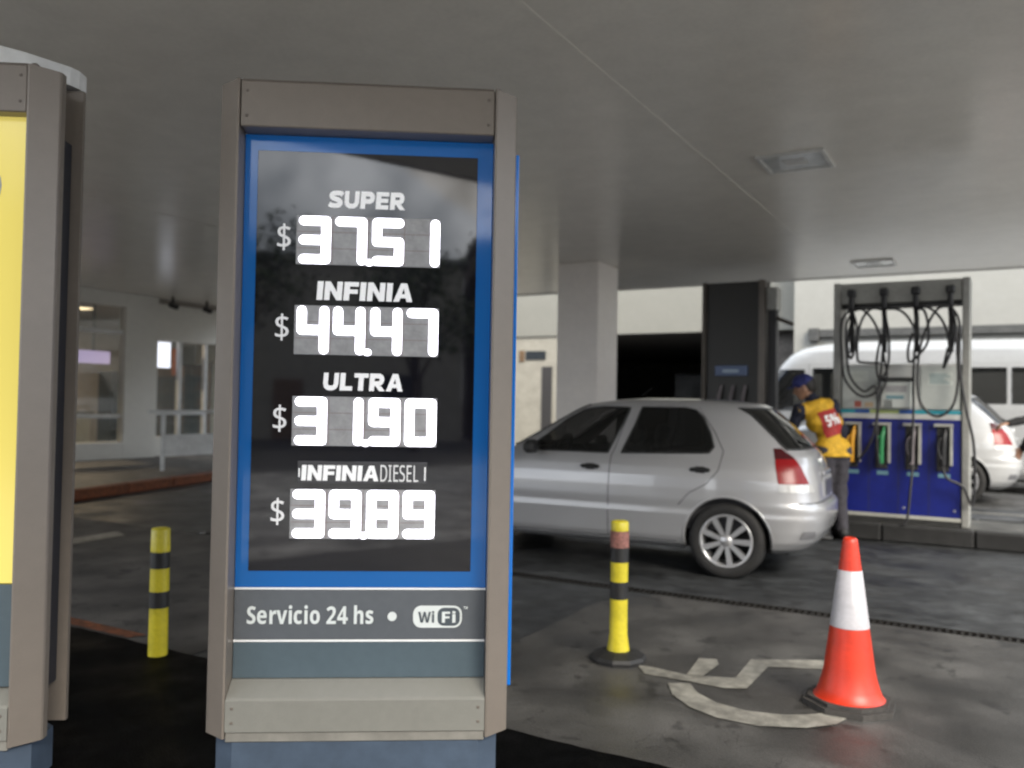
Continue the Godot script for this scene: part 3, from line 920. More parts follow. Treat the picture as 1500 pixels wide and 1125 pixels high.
func van_spec() -> Dictionary:
	var sp := {}
	sp.rear = [[0.25, 2.15], [0.5, 2.22], [1.2, 2.2], [2.3, 2.13], [2.5, 2.05], [2.58, 1.9], [2.62, 1.6], [2.64, 1.3]]
	sp.front = [[0.25, -4.0], [0.5, -4.12], [0.9, -4.08], [1.15, -3.85], [1.25, -3.55], [1.9, -3.05], [2.1, -2.88], [2.35, -2.66], [2.48, -2.45], [2.56, -2.1], [2.62, -1.6], [2.64, -1.2]]
	sp.width = [[0.25, 0.86], [0.35, 0.93], [0.9, 0.96], [1.4, 0.955], [2.2, 0.88], [2.42, 0.84], [2.52, 0.78], [2.59, 0.62], [2.62, 0.4], [2.64, 0.1]]
	sp.expo = [[0.2, 8.0], [2.3, 8.0], [2.5, 6.0], [2.64, 3.0]]
	sp.mid = -1.3
	sp.bow = 0.05
	sp.rows = rows_of([[0.25, 0.03], [1.1, 0.025], [2.4, 0.012], [2.64, 0.01]])
	sp.cols = 200
	sp.arches = [Vector2(0, 0.36), Vector2(-3.2, 0.36)]
	sp.arch_r = 0.41
	sp.windows = [
		PackedVector2Array([Vector2(-3.30, 1.33), Vector2(-2.35, 1.33), Vector2(-2.35, 2.08), Vector2(-2.80, 2.08)]),
		PackedVector2Array([Vector2(-2.20, 1.50), Vector2(-0.70, 1.50), Vector2(-0.70, 2.10), Vector2(-2.20, 2.10)]),
		PackedVector2Array([Vector2(-0.62, 1.50), Vector2(0.88, 1.50), Vector2(0.88, 2.10), Vector2(-0.62, 2.10)]),
		PackedVector2Array([Vector2(0.96, 1.50), Vector2(1.95, 1.50), Vector2(1.95, 2.10), Vector2(0.96, 2.10)])]
	sp.ends = [[true, 1.5, 2.1, 0.8], [false, 1.34, 2.12, 0.86]]
	sp.wheel_r = 0.345
	sp.track = 0.83
	sp.wheel = wheel_meshes(0.345, 0.2, 0.22, 10)
	sp.lines = [[Vector2(-2.27, 2.2), Vector2(-2.27, 0.4)], [Vector2(-0.66, 2.2), Vector2(-0.66, 0.8)]]
	sp.handles = [Vector2(-2.42, 1.15)]
	sp.tail = [[0.8, 2.12, 0.86], [1.3, 2.1, 0.88]]
	sp.head = [[0.75, -3.85, 0.55], [0.95, -3.8, 0.6]]
	return sp

func seat_mesh(x: float, z: float, w: float) -> ArrayMesh:
	var st := new_st()
	cbox(st, Vector3(x, 0.46, z), Vector3(0.5, 0.16, w), 0.05)
	cbox(st, Vector3(x + 0.27, 0.76, z), Vector3(0.13, 0.56, w * 0.92), 0.05, Basis(Vector3(0, 0, 1), -0.25))
	cbox(st, Vector3(x + 0.37, 1.10, z), Vector3(0.09, 0.17, minf(w * 0.5, 0.26)), 0.035, Basis(Vector3(0, 0, 1), -0.2))
	return done(st)

func fit_out_hatch(v: Node3D, sp: Dictionary) -> void:
	for z in [0.36, -0.36]:
		put("seat", seat_mesh(-1.25, z, 0.48), M.cabin, v)
	put("rear_bench", seat_mesh(-0.42, 0.0, 1.15), M.cabin, v)
	put("cabin_floor", bx(-2.0, 0.4, 0.30, 0.34, -0.66, 0.66, 0.01), M.rubber, v)
	put("parcel_shelf", bx(-0.05, 0.42, 0.93, 0.955, -0.60, 0.60, 0.01), M.rubber, v)
	put("dashboard", bx(-2.05, -1.75, 0.70, 0.96, -0.66, 0.66, 0.06), M.rubber, v)
	for sgn in [1.0, -1.0]:
		put("inner_trim", bx(-1.95, 0.2, 0.36, 0.90, sgn * 0.70, sgn * 0.72, 0.005), M.cabin, v)
	var ring := PackedVector3Array()
	for k in 25:
		var t := TAU * k / 24
		ring.append(Vector3(-1.62 + sin(t) * 0.07, 0.92 + sin(t) * 0.16, 0.36 + cos(t) * 0.18))
	put("steering_wheel", tube(ring, 0.014, 6), M.rubber, v)
	for sgn in [1.0, -1.0]:
		put("door_mirror", box_mesh(Vector3(-1.69, 0.985, sgn * 0.86), Vector3(0.10, 0.115, 0.19), 0.035), M.rubber, v)
	put("aerial", tube(PackedVector3Array([Vector3(-1.0, 1.42, 0.0), Vector3(-0.88, 1.52, 0.0)]), 0.004, 5), M.rubber, v)
	# tailgate details
	put("number_plate", box_mesh(Vector3(end_x(sp, 0.0, 0.71, true) + 0.004, 0.71, 0.0), Vector3(0.012, 0.125, 0.40), 0.004, Basis(Vector3(0, 0, 1), 0.05)), M.plate, v)
	put("plate_recess", box_mesh(Vector3(end_x(sp, 0.0, 0.715, true) - 0.004, 0.715, 0.0), Vector3(0.014, 0.17, 0.52), 0.006, Basis(Vector3(0, 0, 1), 0.05)), M.silver_dark, v)
	put("tailgate_handle", box_mesh(Vector3(end_x(sp, 0.0, 0.83, true) + 0.008, 0.83, 0.0), Vector3(0.03, 0.035, 0.42), 0.01), v.get_meta("paint"), v)
	var emblem := new_st(false)
	var ex := end_x(sp, 0.0, 0.92, true)
	lathe_into(emblem, [Vector2(0.045, 0.0), Vector2(0.045, 0.008), Vector2(0.038, 0.012), Vector2(0.0, 0.013)], 24, Transform3D(Basis(Vector3(0, 0, 1), PI * -0.5 + 0.18), Vector3(ex - 0.004, 0.92, 0)))
	put("emblem", done(emblem), M.alloy, v)
	var seam := PackedVector3Array()
	for k in 21:
		var z := lerpf(-0.70, 0.70, k / 20.0)
		seam.append(Vector3(end_x(sp, z, 0.615, true) + 0.001, 0.615, z))
	put("tailgate_gap_line", tube(seam, 0.005, 6), M.rubber, v)  # dark tube standing for the shaded gap under the tailgate
	put("wiper", tube(PackedVector3Array([Vector3(end_x(sp, 0.02, 1.03, true) + 0.015, 1.035, 0.02), Vector3(end_x(sp, 0.3, 1.09, true) + 0.014, 1.09, 0.32)]), 0.007, 5), M.rubber, v)
	put("exhaust", tube(PackedVector3Array([Vector3(0.3, 0.22, -0.4), Vector3(0.66, 0.22, -0.4)]), 0.022, 8), M.rubber, v)

# ---------------------------------------------------------------- people: smooth union of tapered bones, meshed as surface nets
func bone_d(p: Vector3, b: Array) -> float:
	var a: Vector3 = b[0]; var e: Vector3 = b[1]
	var d := e - a
	var t := clampf((p - a).dot(d) / maxf(d.length_squared(), 1e-8), 0.0, 1.0)
	return p.distance_to(a + d * t) - lerpf(b[2], b[3], t)

func field_at(p: Vector3, bones: Array, k: float) -> float:
	var v := 1.0
	for b in bones:
		var d := bone_d(p, b)
		var h := maxf(k - absf(v - d), 0.0) / k
		v = minf(v, d) - h * h * k * 0.25
	return v

func flesh(bones: Array, k: float, cell: float, cut := -10.0, folds := 0.0) -> ArrayMesh:
	var st := new_st(false)
	flesh_into(st, bones, k, cell, cut, folds)
	return done(st)

func flesh_into(st: SurfaceTool, bones: Array, k: float, cell: float, cut := -10.0, folds := 0.0) -> void:
	var lo := Vector3(1e9, 1e9, 1e9); var hi := -lo
	for b in bones:
		var r := maxf(b[2], b[3]) + k + cell * 2
		for q in 2:
			lo = lo.min(b[q] - Vector3.ONE * r); hi = hi.max(b[q] + Vector3.ONE * r)
	var nx := int((hi.x - lo.x) / cell) + 2
	var ny := int((hi.y - lo.y) / cell) + 2
	var nz := int((hi.z - lo.z) / cell) + 2
	var f := PackedFloat32Array()
	f.resize(nx * ny * nz)
	f.fill(0.5)
	for b in bones:
		var r := maxf(b[2], b[3]) + k + cell * 2
		var a: Vector3 = ((b[0] as Vector3).min(b[1]) - Vector3.ONE * r - lo) / cell
		var e: Vector3 = ((b[0] as Vector3).max(b[1]) + Vector3.ONE * r - lo) / cell
		for z in range(maxi(0, int(a.z)), mini(nz, int(e.z) + 1)):
			for y in range(maxi(0, int(a.y)), mini(ny, int(e.y) + 1)):
				var base := (z * ny + y) * nx
				for x in range(maxi(0, int(a.x)), mini(nx, int(e.x) + 1)):
					var d := bone_d(lo + Vector3(x, y, z) * cell, b)
					var v := f[base + x]
					var h := maxf(k - absf(v - d), 0.0) / k
					f[base + x] = minf(v, d) - h * h * k * 0.25
	if folds > 0.0:
		# creases in the cloth, running mostly across the body
		var wn := FastNoiseLite.new()
		wn.seed = 77
		wn.frequency = 1.0
		wn.fractal_octaves = 2
		for z in nz:
			for y in ny:
				var base := (z * ny + y) * nx
				for x in nx:
					if absf(f[base + x]) < 0.04:
						var q := lo + Vector3(x, y, z) * cell
						f[base + x] += (absf(wn.get_noise_3d(q.x * 4.0 + q.y * 3.0, q.y * 8.0 - q.x * 3.0, q.z * 4.0)) - 0.2) * folds
	if cut > -9.0:
		for z in nz:
			for y in ny:
				var below := cut - (lo.y + y * cell)
				if below < -cell * 3: continue
				var base := (z * ny + y) * nx
				for x in nx: f[base + x] = maxf(f[base + x], below)
	var at := PackedInt32Array()
	at.resize(nx * ny * nz)
	at.fill(-1)
	var pts := PackedVector3Array()
	var offs := [0, 1, nx, nx + 1, nx * ny, nx * ny + 1, nx * ny + nx, nx * ny + nx + 1]
	var crn := [Vector3(0, 0, 0), Vector3(1, 0, 0), Vector3(0, 1, 0), Vector3(1, 1, 0), Vector3(0, 0, 1), Vector3(1, 0, 1), Vector3(0, 1, 1), Vector3(1, 1, 1)]
	var edges := [[0, 1], [2, 3], [4, 5], [6, 7], [0, 2], [1, 3], [4, 6], [5, 7], [0, 4], [1, 5], [2, 6], [3, 7]]
	for z in nz - 1:
		for y in ny - 1:
			for x in nx - 1:
				var i := (z * ny + y) * nx + x
				var neg := 0
				for o in offs:
					if f[i + o] < 0.0: neg += 1
				if neg == 0 or neg == 8: continue
				var s := Vector3.ZERO; var n := 0
				for e in edges:
					var va := f[i + offs[e[0]]]; var vb := f[i + offs[e[1]]]
					if (va < 0.0) != (vb < 0.0):
						s += (crn[e[0]] as Vector3).lerp(crn[e[1]], va / (va - vb)); n += 1
				at[i] = pts.size()
				pts.append(lo + (Vector3(x, y, z) + s / n) * cell)
	var step := [1, nx, nx * ny]
	for z in range(1, nz - 1):
		for y in range(1, ny - 1):
			for x in range(1, nx - 1):
				var i := (z * ny + y) * nx + x
				for ax in 3:
					var j: int = i + step[ax]
					if (f[i] < 0.0) == (f[j] < 0.0): continue
					var u: int = step[(ax + 1) % 3]; var v: int = step[(ax + 2) % 3]
					var q := [at[i], at[i - u], at[i - u - v], at[i - v]]
					if q[0] < 0 or q[1] < 0 or q[2] < 0 or q[3] < 0: continue
					var inner := lo + Vector3(x, y, z) * cell
					if f[i] >= 0.0:
						inner += Vector3(cell if ax == 0 else 0.0, cell if ax == 1 else 0.0, cell if ax == 2 else 0.0)
					quad(st, pts[q[0]], pts[q[1]], pts[q[2]], pts[q[3]], inner)

func hand_bones(wrist: Vector3, dir: Vector3, palm_n: Vector3, thumb_side: float, curl: float) -> Array:
	# dir: from wrist to knuckles; fingers curl towards palm_n
	var s := dir.cross(palm_n).normalized() * thumb_side
	var out := []
	var kn := wrist + dir * 0.085
	for j in 4:
		var off := s * (0.030 - 0.020 * j)
		out.append([wrist + off * 0.6 + dir * 0.01, kn + off, 0.014, 0.011])
		var ln: float = [0.036, 0.041, 0.038, 0.030][j]
		var d1 := dir.rotated(dir.cross(palm_n).normalized(), curl * 0.6).normalized()
		var d2 := dir.rotated(dir.cross(palm_n).normalized(), curl * 1.3).normalized()
		var d3 := dir.rotated(dir.cross(palm_n).normalized(), curl * 1.9).normalized()
		var p0 := kn + off
		var p1 := p0 + d1 * ln; var p2 := p1 + d2 * ln * 0.75; var p3 := p2 + d3 * ln * 0.6
		out.append([p0, p1, 0.0098, 0.0092]); out.append([p1, p2, 0.0092, 0.0086]); out.append([p2, p3, 0.0086, 0.0075])
	var t0 := wrist + dir * 0.025 + s * 0.028
	var t1 := t0 + (dir * 0.6 + s * 0.7 + palm_n * 0.3).normalized() * 0.042
	var t2 := t1 + (dir * 0.9 + s * 0.2 + palm_n * 0.35).normalized() * 0.032
	out.append([t0, t1, 0.013, 0.011]); out.append([t1, t2, 0.011, 0.009])
	return out

func head_bones(c: Vector3, fwd: Vector3, up: Vector3) -> Array:
	var r := fwd.cross(up).normalized()
	var b := [[c - fwd * 0.02 + up * 0.03, c + fwd * 0.015 + up * 0.035, 0.088, 0.084], [c + fwd * 0.03 - up * 0.02, c + fwd * 0.045 - up * 0.075, 0.066, 0.044], [c - up * 0.02, c + up * 0.02, 0.07, 0.075]]
	b.append([c + fwd * 0.088 + up * 0.012, c + fwd * 0.112 - up * 0.022, 0.010, 0.015])
	for s in [-1.0, 1.0]:
		b.append([c + r * s * 0.078 + up * 0.02, c + r * s * 0.084 - up * 0.025, 0.013, 0.010])
		b.append([c + fwd * 0.082 + r * s * 0.018 + up * 0.036, c + fwd * 0.078 + r * s * 0.05 + up * 0.034, 0.010, 0.009])
	b.append([c + fwd * 0.088 - up * 0.052 - r * 0.018, c + fwd * 0.088 - up * 0.052 + r * 0.018, 0.009, 0.009])
	return b

func grow(bones: Array, by: float) -> Array:
	var o := []
	for b in bones: o.append([b[0], b[1], b[2] + by, b[3] + by])
	return o

func make_person(label: String, at: Vector3, turn: float, J: Dictionary, top: Material, legs: Material) -> Node3D:
	var p := thing("person", label, "person", at, turn)
	var V := func(n: String) -> Vector3: return J[n]
	var torso := [
		[V.call("pelvis") + Vector3(-0.08, 0, 0), V.call("pelvis") + Vector3(0.08, 0, 0), 0.092, 0.092],
		[V.call("pelvis"), V.call("chest"), 0.098, 0.10],
		[V.call("chest") + Vector3(-0.085, 0, 0), V.call("chest") + Vector3(0.085, 0, 0), 0.095, 0.095],
		[V.call("chest"), V.call("neck") - (V.call("neck") - V.call("chest")) * 0.25, 0.10, 0.09],
		[V.call("sh_l"), V.call("sh_r"), 0.062, 0.062]]
	var neck := [[V.call("neck") - (V.call("head") - V.call("neck")) * 0.3, V.call("head"), 0.058, 0.052]]
	var arms := []
	var legb := []
	var feet := []
	for s in ["l", "r"]:
		arms.append([V.call("sh_" + s), V.call("el_" + s), 0.056, 0.043])
		arms.append([V.call("el_" + s), V.call("wr_" + s), 0.042, 0.030])
		legb.append([V.call("hip_" + s), V.call("kn_" + s), 0.088, 0.058])
		legb.append([V.call("kn_" + s), V.call("an_" + s), 0.056, 0.040])
		feet.append([V.call("an_" + s) - Vector3(0, 0.03, -0.02), V.call("toe_" + s), 0.045, 0.038])
	var st := new_st(false)
	flesh_into(st, torso + neck + arms + legb, 0.05, 0.018)
	flesh_into(st, head_bones(V.call("head"), J.look, J.head_up), 0.025, 0.008)
	for s in ["l", "r"]:
		var dir: Vector3 = (V.call("wr_" + s) - V.call("el_" + s)).normalized()
		var pn: Vector3 = J.palm[s]
		pn = (pn - dir * pn.dot(dir)).normalized()
		flesh_into(st, hand_bones(V.call("wr_" + s), dir, pn, J.thumb[s], J.curl), 0.008, 0.0055)
	put("body", done(st), M.skin, p)
	var sleeves := []
	for b in arms: sleeves.append([b[0], b[1], b[2] + 0.014, b[3] + 0.014])
	put("jacket", flesh(grow(torso, 0.014) + sleeves + [[neck[0][0], neck[0][0].lerp(neck[0][1], 0.45), 0.074, 0.07]], 0.04, 0.015, -10.0, 0.018), top, p)
	put("trousers", flesh([[V.call("hip_l"), V.call("hip_r"), 0.106, 0.106]] + grow(legb, 0.024), 0.04, 0.015, -10.0, 0.018), legs, p)
	for s in ["l", "r"]:
		put("shoe", flesh([[V.call("an_" + s) - Vector3(0, 0.02, -0.03), V.call("toe_" + s), 0.052, 0.044], [V.call("an_" + s), V.call("an_" + s) - Vector3(0, 0.03, -0.02), 0.05, 0.055]], 0.03, 0.014), M.rubber, p)
	# hair
	var hc: Vector3 = V.call("head")
	put("hair", flesh([[hc - J.look * 0.03 + J.head_up * 0.035, hc + J.head_up * 0.05, 0.094, 0.086], [hc - J.look * 0.055 - J.head_up * 0.02, hc - J.look * 0.03 + J.head_up * 0.03, 0.062, 0.08]], 0.03, 0.011), M.hair, p)
	p.set_meta("torso", torso)
	return p

func attendant() -> void:
	var J := {"pelvis": Vector3(0, 0.95, 0.0), "chest": Vector3(-0.06, 1.22, -0.07), "neck": Vector3(-0.13, 1.42, -0.14), "head": Vector3(-0.205, 1.575, -0.21), "sh_l": Vector3(-0.305, 1.335, -0.13), "sh_r": Vector3(0.055, 1.395, -0.11), "el_l": Vector3(-0.39, 1.08, -0.20), "wr_l": Vector3(-0.36, 0.93, -0.42), "el_r": Vector3(0.145, 1.13, -0.06), "wr_r": Vector3(0.165, 0.89, -0.10), "hip_l": Vector3(-0.09, 0.91, 0.0), "hip_r": Vector3(0.09, 0.91, 0.0), "kn_l": Vector3(-0.09, 0.50, -0.04), "kn_r": Vector3(0.09, 0.50, -0.02), "an_l": Vector3(-0.10, 0.09, 0.0), "an_r": Vector3(0.10, 0.09, 0.03), "toe_l": Vector3(-0.13, 0.045, -0.16), "toe_r": Vector3(0.12, 0.045, -0.13), "look": Vector3(-0.80, -0.30, -0.50).normalized(), "head_up": Vector3(-0.25, 0.95, -0.15).normalized(), "palm": {"l": Vector3(1, 0, 0), "r": Vector3(-1, 0, 0)}, "thumb": {"l": -1.0, "r": 1.0}, "curl": 0.75}
	var lk: Vector3 = J.look
	J.head_up = (J.head_up - lk * lk.dot(J.head_up)).normalized()
	var at := S(-1.56, 0, 9.45)
	var p := make_person("attendant in yellow vest and blue cap bending behind the silver hatchback", at, 0.22, J, M.navy_cloth, M.grey_cloth)
	var torso: Array = p.get_meta("torso")
	p.remove_meta("torso")
	var vest := grow(torso, 0.020)
	vest.append([Vector3(-0.075, 0.86, 0.0), Vector3(0.075, 0.84, 0.0), 0.130, 0.130])
	put("vest", flesh(vest, 0.04, 0.013, 0.86, 0.02), M.yellow_cloth, p)
	# printed square on the back of the vest, laid on the cloth
	var up := Vector3(-0.27, 0.92, -0.26).normalized(); var right := Vector3(0.96, 0.28, 0.0).normalized(); right = (right - up * right.dot(up)).normalized(); var back := right.cross(up).normalized()
	var c := Vector3(-0.035, 1.19, -0.06)
	var st := new_st(false)
	var g := []
	for j in 13:
		var row := PackedVector3Array()
		for i in 13:
			var o := c + right * lerpf(-0.115, 0.115, i / 12.0) + up * lerpf(-0.14, 0.14, j / 12.0)
			var t := 0.35
			while t > 0.0 and field_at(o + back * t, vest, 0.05) > 0.005: t -= 0.003
			row.append(o + back * t)
		g.append(row)
	for j in 12:
		for i in 12: quad(st, g[j][i], g[j][i + 1], g[j + 1][i + 1], g[j + 1][i], c)
	var sq := put("vest_print", done(st), M.red_print, p)
	var lt := lettering(sq, "5%", Vector3.ZERO, 0.15, 0.12, M.print_line, true, 0.0, 0.0, 0.004)
	var mid: Vector3 = g[7][6] + back * 0.004
	var bs := Basis(right, up, back)
	var sc := lt.scale
	var cen: Vector3 = lt.position
	lt.transform = Transform3D(bs * Basis.from_scale(sc), mid + bs * cen)
	# cap with a peak
	var hc: Vector3 = J.head; var look: Vector3 = J.look; var hu: Vector3 = J.head_up
	put("cap", flesh([[hc - look * 0.02 + hu * 0.055, hc + look * 0.015 + hu * 0.06, 0.098, 0.094]], 0.02, 0.010), M.cap_blue, p)
	var pk := new_st()
	cbox(pk, hc + look * 0.125 + hu * 0.045, Vector3(0.15, 0.012, 0.09), 0.005, Basis(look.cross(hu), hu, -look))
	put("cap_peak", done(pk), M.cap_blue, p)
	var pw := new_st()
	cbox(pw, hc + look.cross(hu) * 0.085 + hu * 0.055, Vector3(0.03, 0.07, 0.09), 0.01, Basis(look.cross(hu), hu, -look))
	put("cap_panel", done(pw), M.print_line, p)

func customer() -> void:
	var J := {"pelvis": Vector3(0, 0.97, 0.0), "chest": Vector3(0, 1.26, -0.03), "neck": Vector3(0, 1.49, -0.05), "head": Vector3(0, 1.655, -0.09), "sh_l": Vector3(-0.19, 1.43, -0.05), "sh_r": Vector3(0.19, 1.43, -0.05), "el_l": Vector3(-0.23, 1.30, -0.30), "wr_l": Vector3(-0.20, 1.235, -0.58), "el_r": Vector3(0.28, 1.15, 0.0), "wr_r": Vector3(0.27, 0.93, -0.15), "hip_l": Vector3(-0.09, 0.93, 0.0), "hip_r": Vector3(0.09, 0.93, 0.0), "kn_l": Vector3(-0.11, 0.51, -0.03), "kn_r": Vector3(0.11, 0.51, -0.05), "an_l": Vector3(-0.12, 0.09, 0.05), "an_r": Vector3(0.12, 0.09, -0.05), "toe_l": Vector3(-0.14, 0.045, -0.11), "toe_r": Vector3(0.14, 0.045, -0.21), "look": Vector3(0, -0.15, -1).normalized(), "head_up": Vector3(0, 1, -0.15).normalized(), "palm": {"l": Vector3(0, -1, 0), "r": Vector3(-1, 0, 0)}, "thumb": {"l": -1.0, "r": 1.0}, "curl": 0.6}
	var p := make_person("person in black jacket reaching one arm in at the right edge", Vector3(6.24, 0, -9.9), PI / 2, J, M.black_cloth, M.black_cloth)
	p.remove_meta("torso")

# ---------------------------------------------------------------- forecourt furniture
func bollard(label: String, at: Vector3, bands: Array, sticker: bool, turn: float, with_base := true) -> void:
	var b := thing("bollard", label, "bollard", at, turn, "yellow and black marker posts")
	if with_base: put("rubber_base", lathe([Vector2(0.0, 0.0), Vector2(0.148, 0.0), Vector2(0.150, 0.018), Vector2(0.140, 0.034), Vector2(0.085, 0.052), Vector2(0.06, 0.056), Vector2(0.0, 0.056)], 10, true), M.rubber, b)
	for k in bands.size():
		var y0: float = bands[k][0]; var y1: float = bands[k][1]
		var r0 := 0.047 + (maxf(0.0, 0.13 - y0) * 0.17 if with_base else 0.002); var r1 := 0.047 + maxf(0.0, 0.13 - y1) * 0.17
		var dark: bool = bands[k][2]
		var rr := 0.0012 if dark else 0.0
		var prof := [Vector2(r0 + rr, y0)]
		if y0 < 0.13 and with_base: prof.append(Vector2(0.0475, 0.14))
		prof.append(Vector2(r1 + rr, y1))
		if k == bands.size() - 1: prof.append_array([Vector2(0.043, y1 + 0.006), Vector2(0.03, y1 + 0.010), Vector2(0.0, y1 + 0.011)])
		put("black_band" if dark else "yellow_band", lathe(prof, 28), M.black_band if dark else M.yellow_plastic, b)
	if sticker:
		var st := new_st(false)
		for ring in 1:
			for j in 20:
				var t0 := lerpf(-0.1, PI + 0.1, j / 20.0); var t1 := lerpf(-0.1, PI + 0.1, (j + 1) / 20.0)
				var r := 0.0495
				quad(st, Vector3(cos(t0) * r, 0.597, sin(t0) * r), Vector3(cos(t1) * r, 0.597, sin(t1) * r), Vector3(cos(t1) * r, 0.684, sin(t1) * r), Vector3(cos(t0) * r, 0.684, sin(t0) * r), Vector3.ZERO)
		put("torn_sticker", done(st), M.sticker, b)

func traffic_cone(at: Vector3) -> void:
	var c := thing("traffic_cone", "orange traffic cone with white collar on a round black foot", "traffic cone", at, 0.3)
	var foot := PackedVector2Array()
	for j in 8:
		var t := TAU * (j + 0.5) / 8
		foot.append(Vector2(cos(t), sin(t)) * 0.205)
	var st := new_st()
	upright_into(st, foot, 0.0, 0.028)
	var f2 := PackedVector2Array()
	for p in foot: f2.append(p * 0.90)
	upright_into(st, f2, 0.0285, 0.045)
	put("rubber_foot", done(st), M.cone_foot, c)
	var R := func(y: float) -> float:
		if y < 0.16: return lerpf(0.150, 0.112, pow((y - 0.046) / 0.114, 0.7))
		return lerpf(0.112, 0.034, (y - 0.16) / 0.58)
	var low := [Vector2(0.155, 0.045)]
	for k in 9: low.append(Vector2(R.call(lerpf(0.05, 0.365, k / 8.0)), lerpf(0.05, 0.365, k / 8.0)))
	put("lower_cone", lathe(low, 40), M.orange_plastic, c)
	put("white_collar", lathe([Vector2(R.call(0.363) + 0.002, 0.363), Vector2(R.call(0.615) + 0.002, 0.615), Vector2(R.call(0.618) - 0.001, 0.618)], 40), M.collar, c)
	put("upper_cone", lathe([Vector2(R.call(0.612), 0.612), Vector2(R.call(0.715), 0.715), Vector2(0.034, 0.742), Vector2(0.031, 0.757), Vector2(0.024, 0.764), Vector2(0.02, 0.764), Vector2(0.018, 0.70)], 40), M.orange_plastic, c)

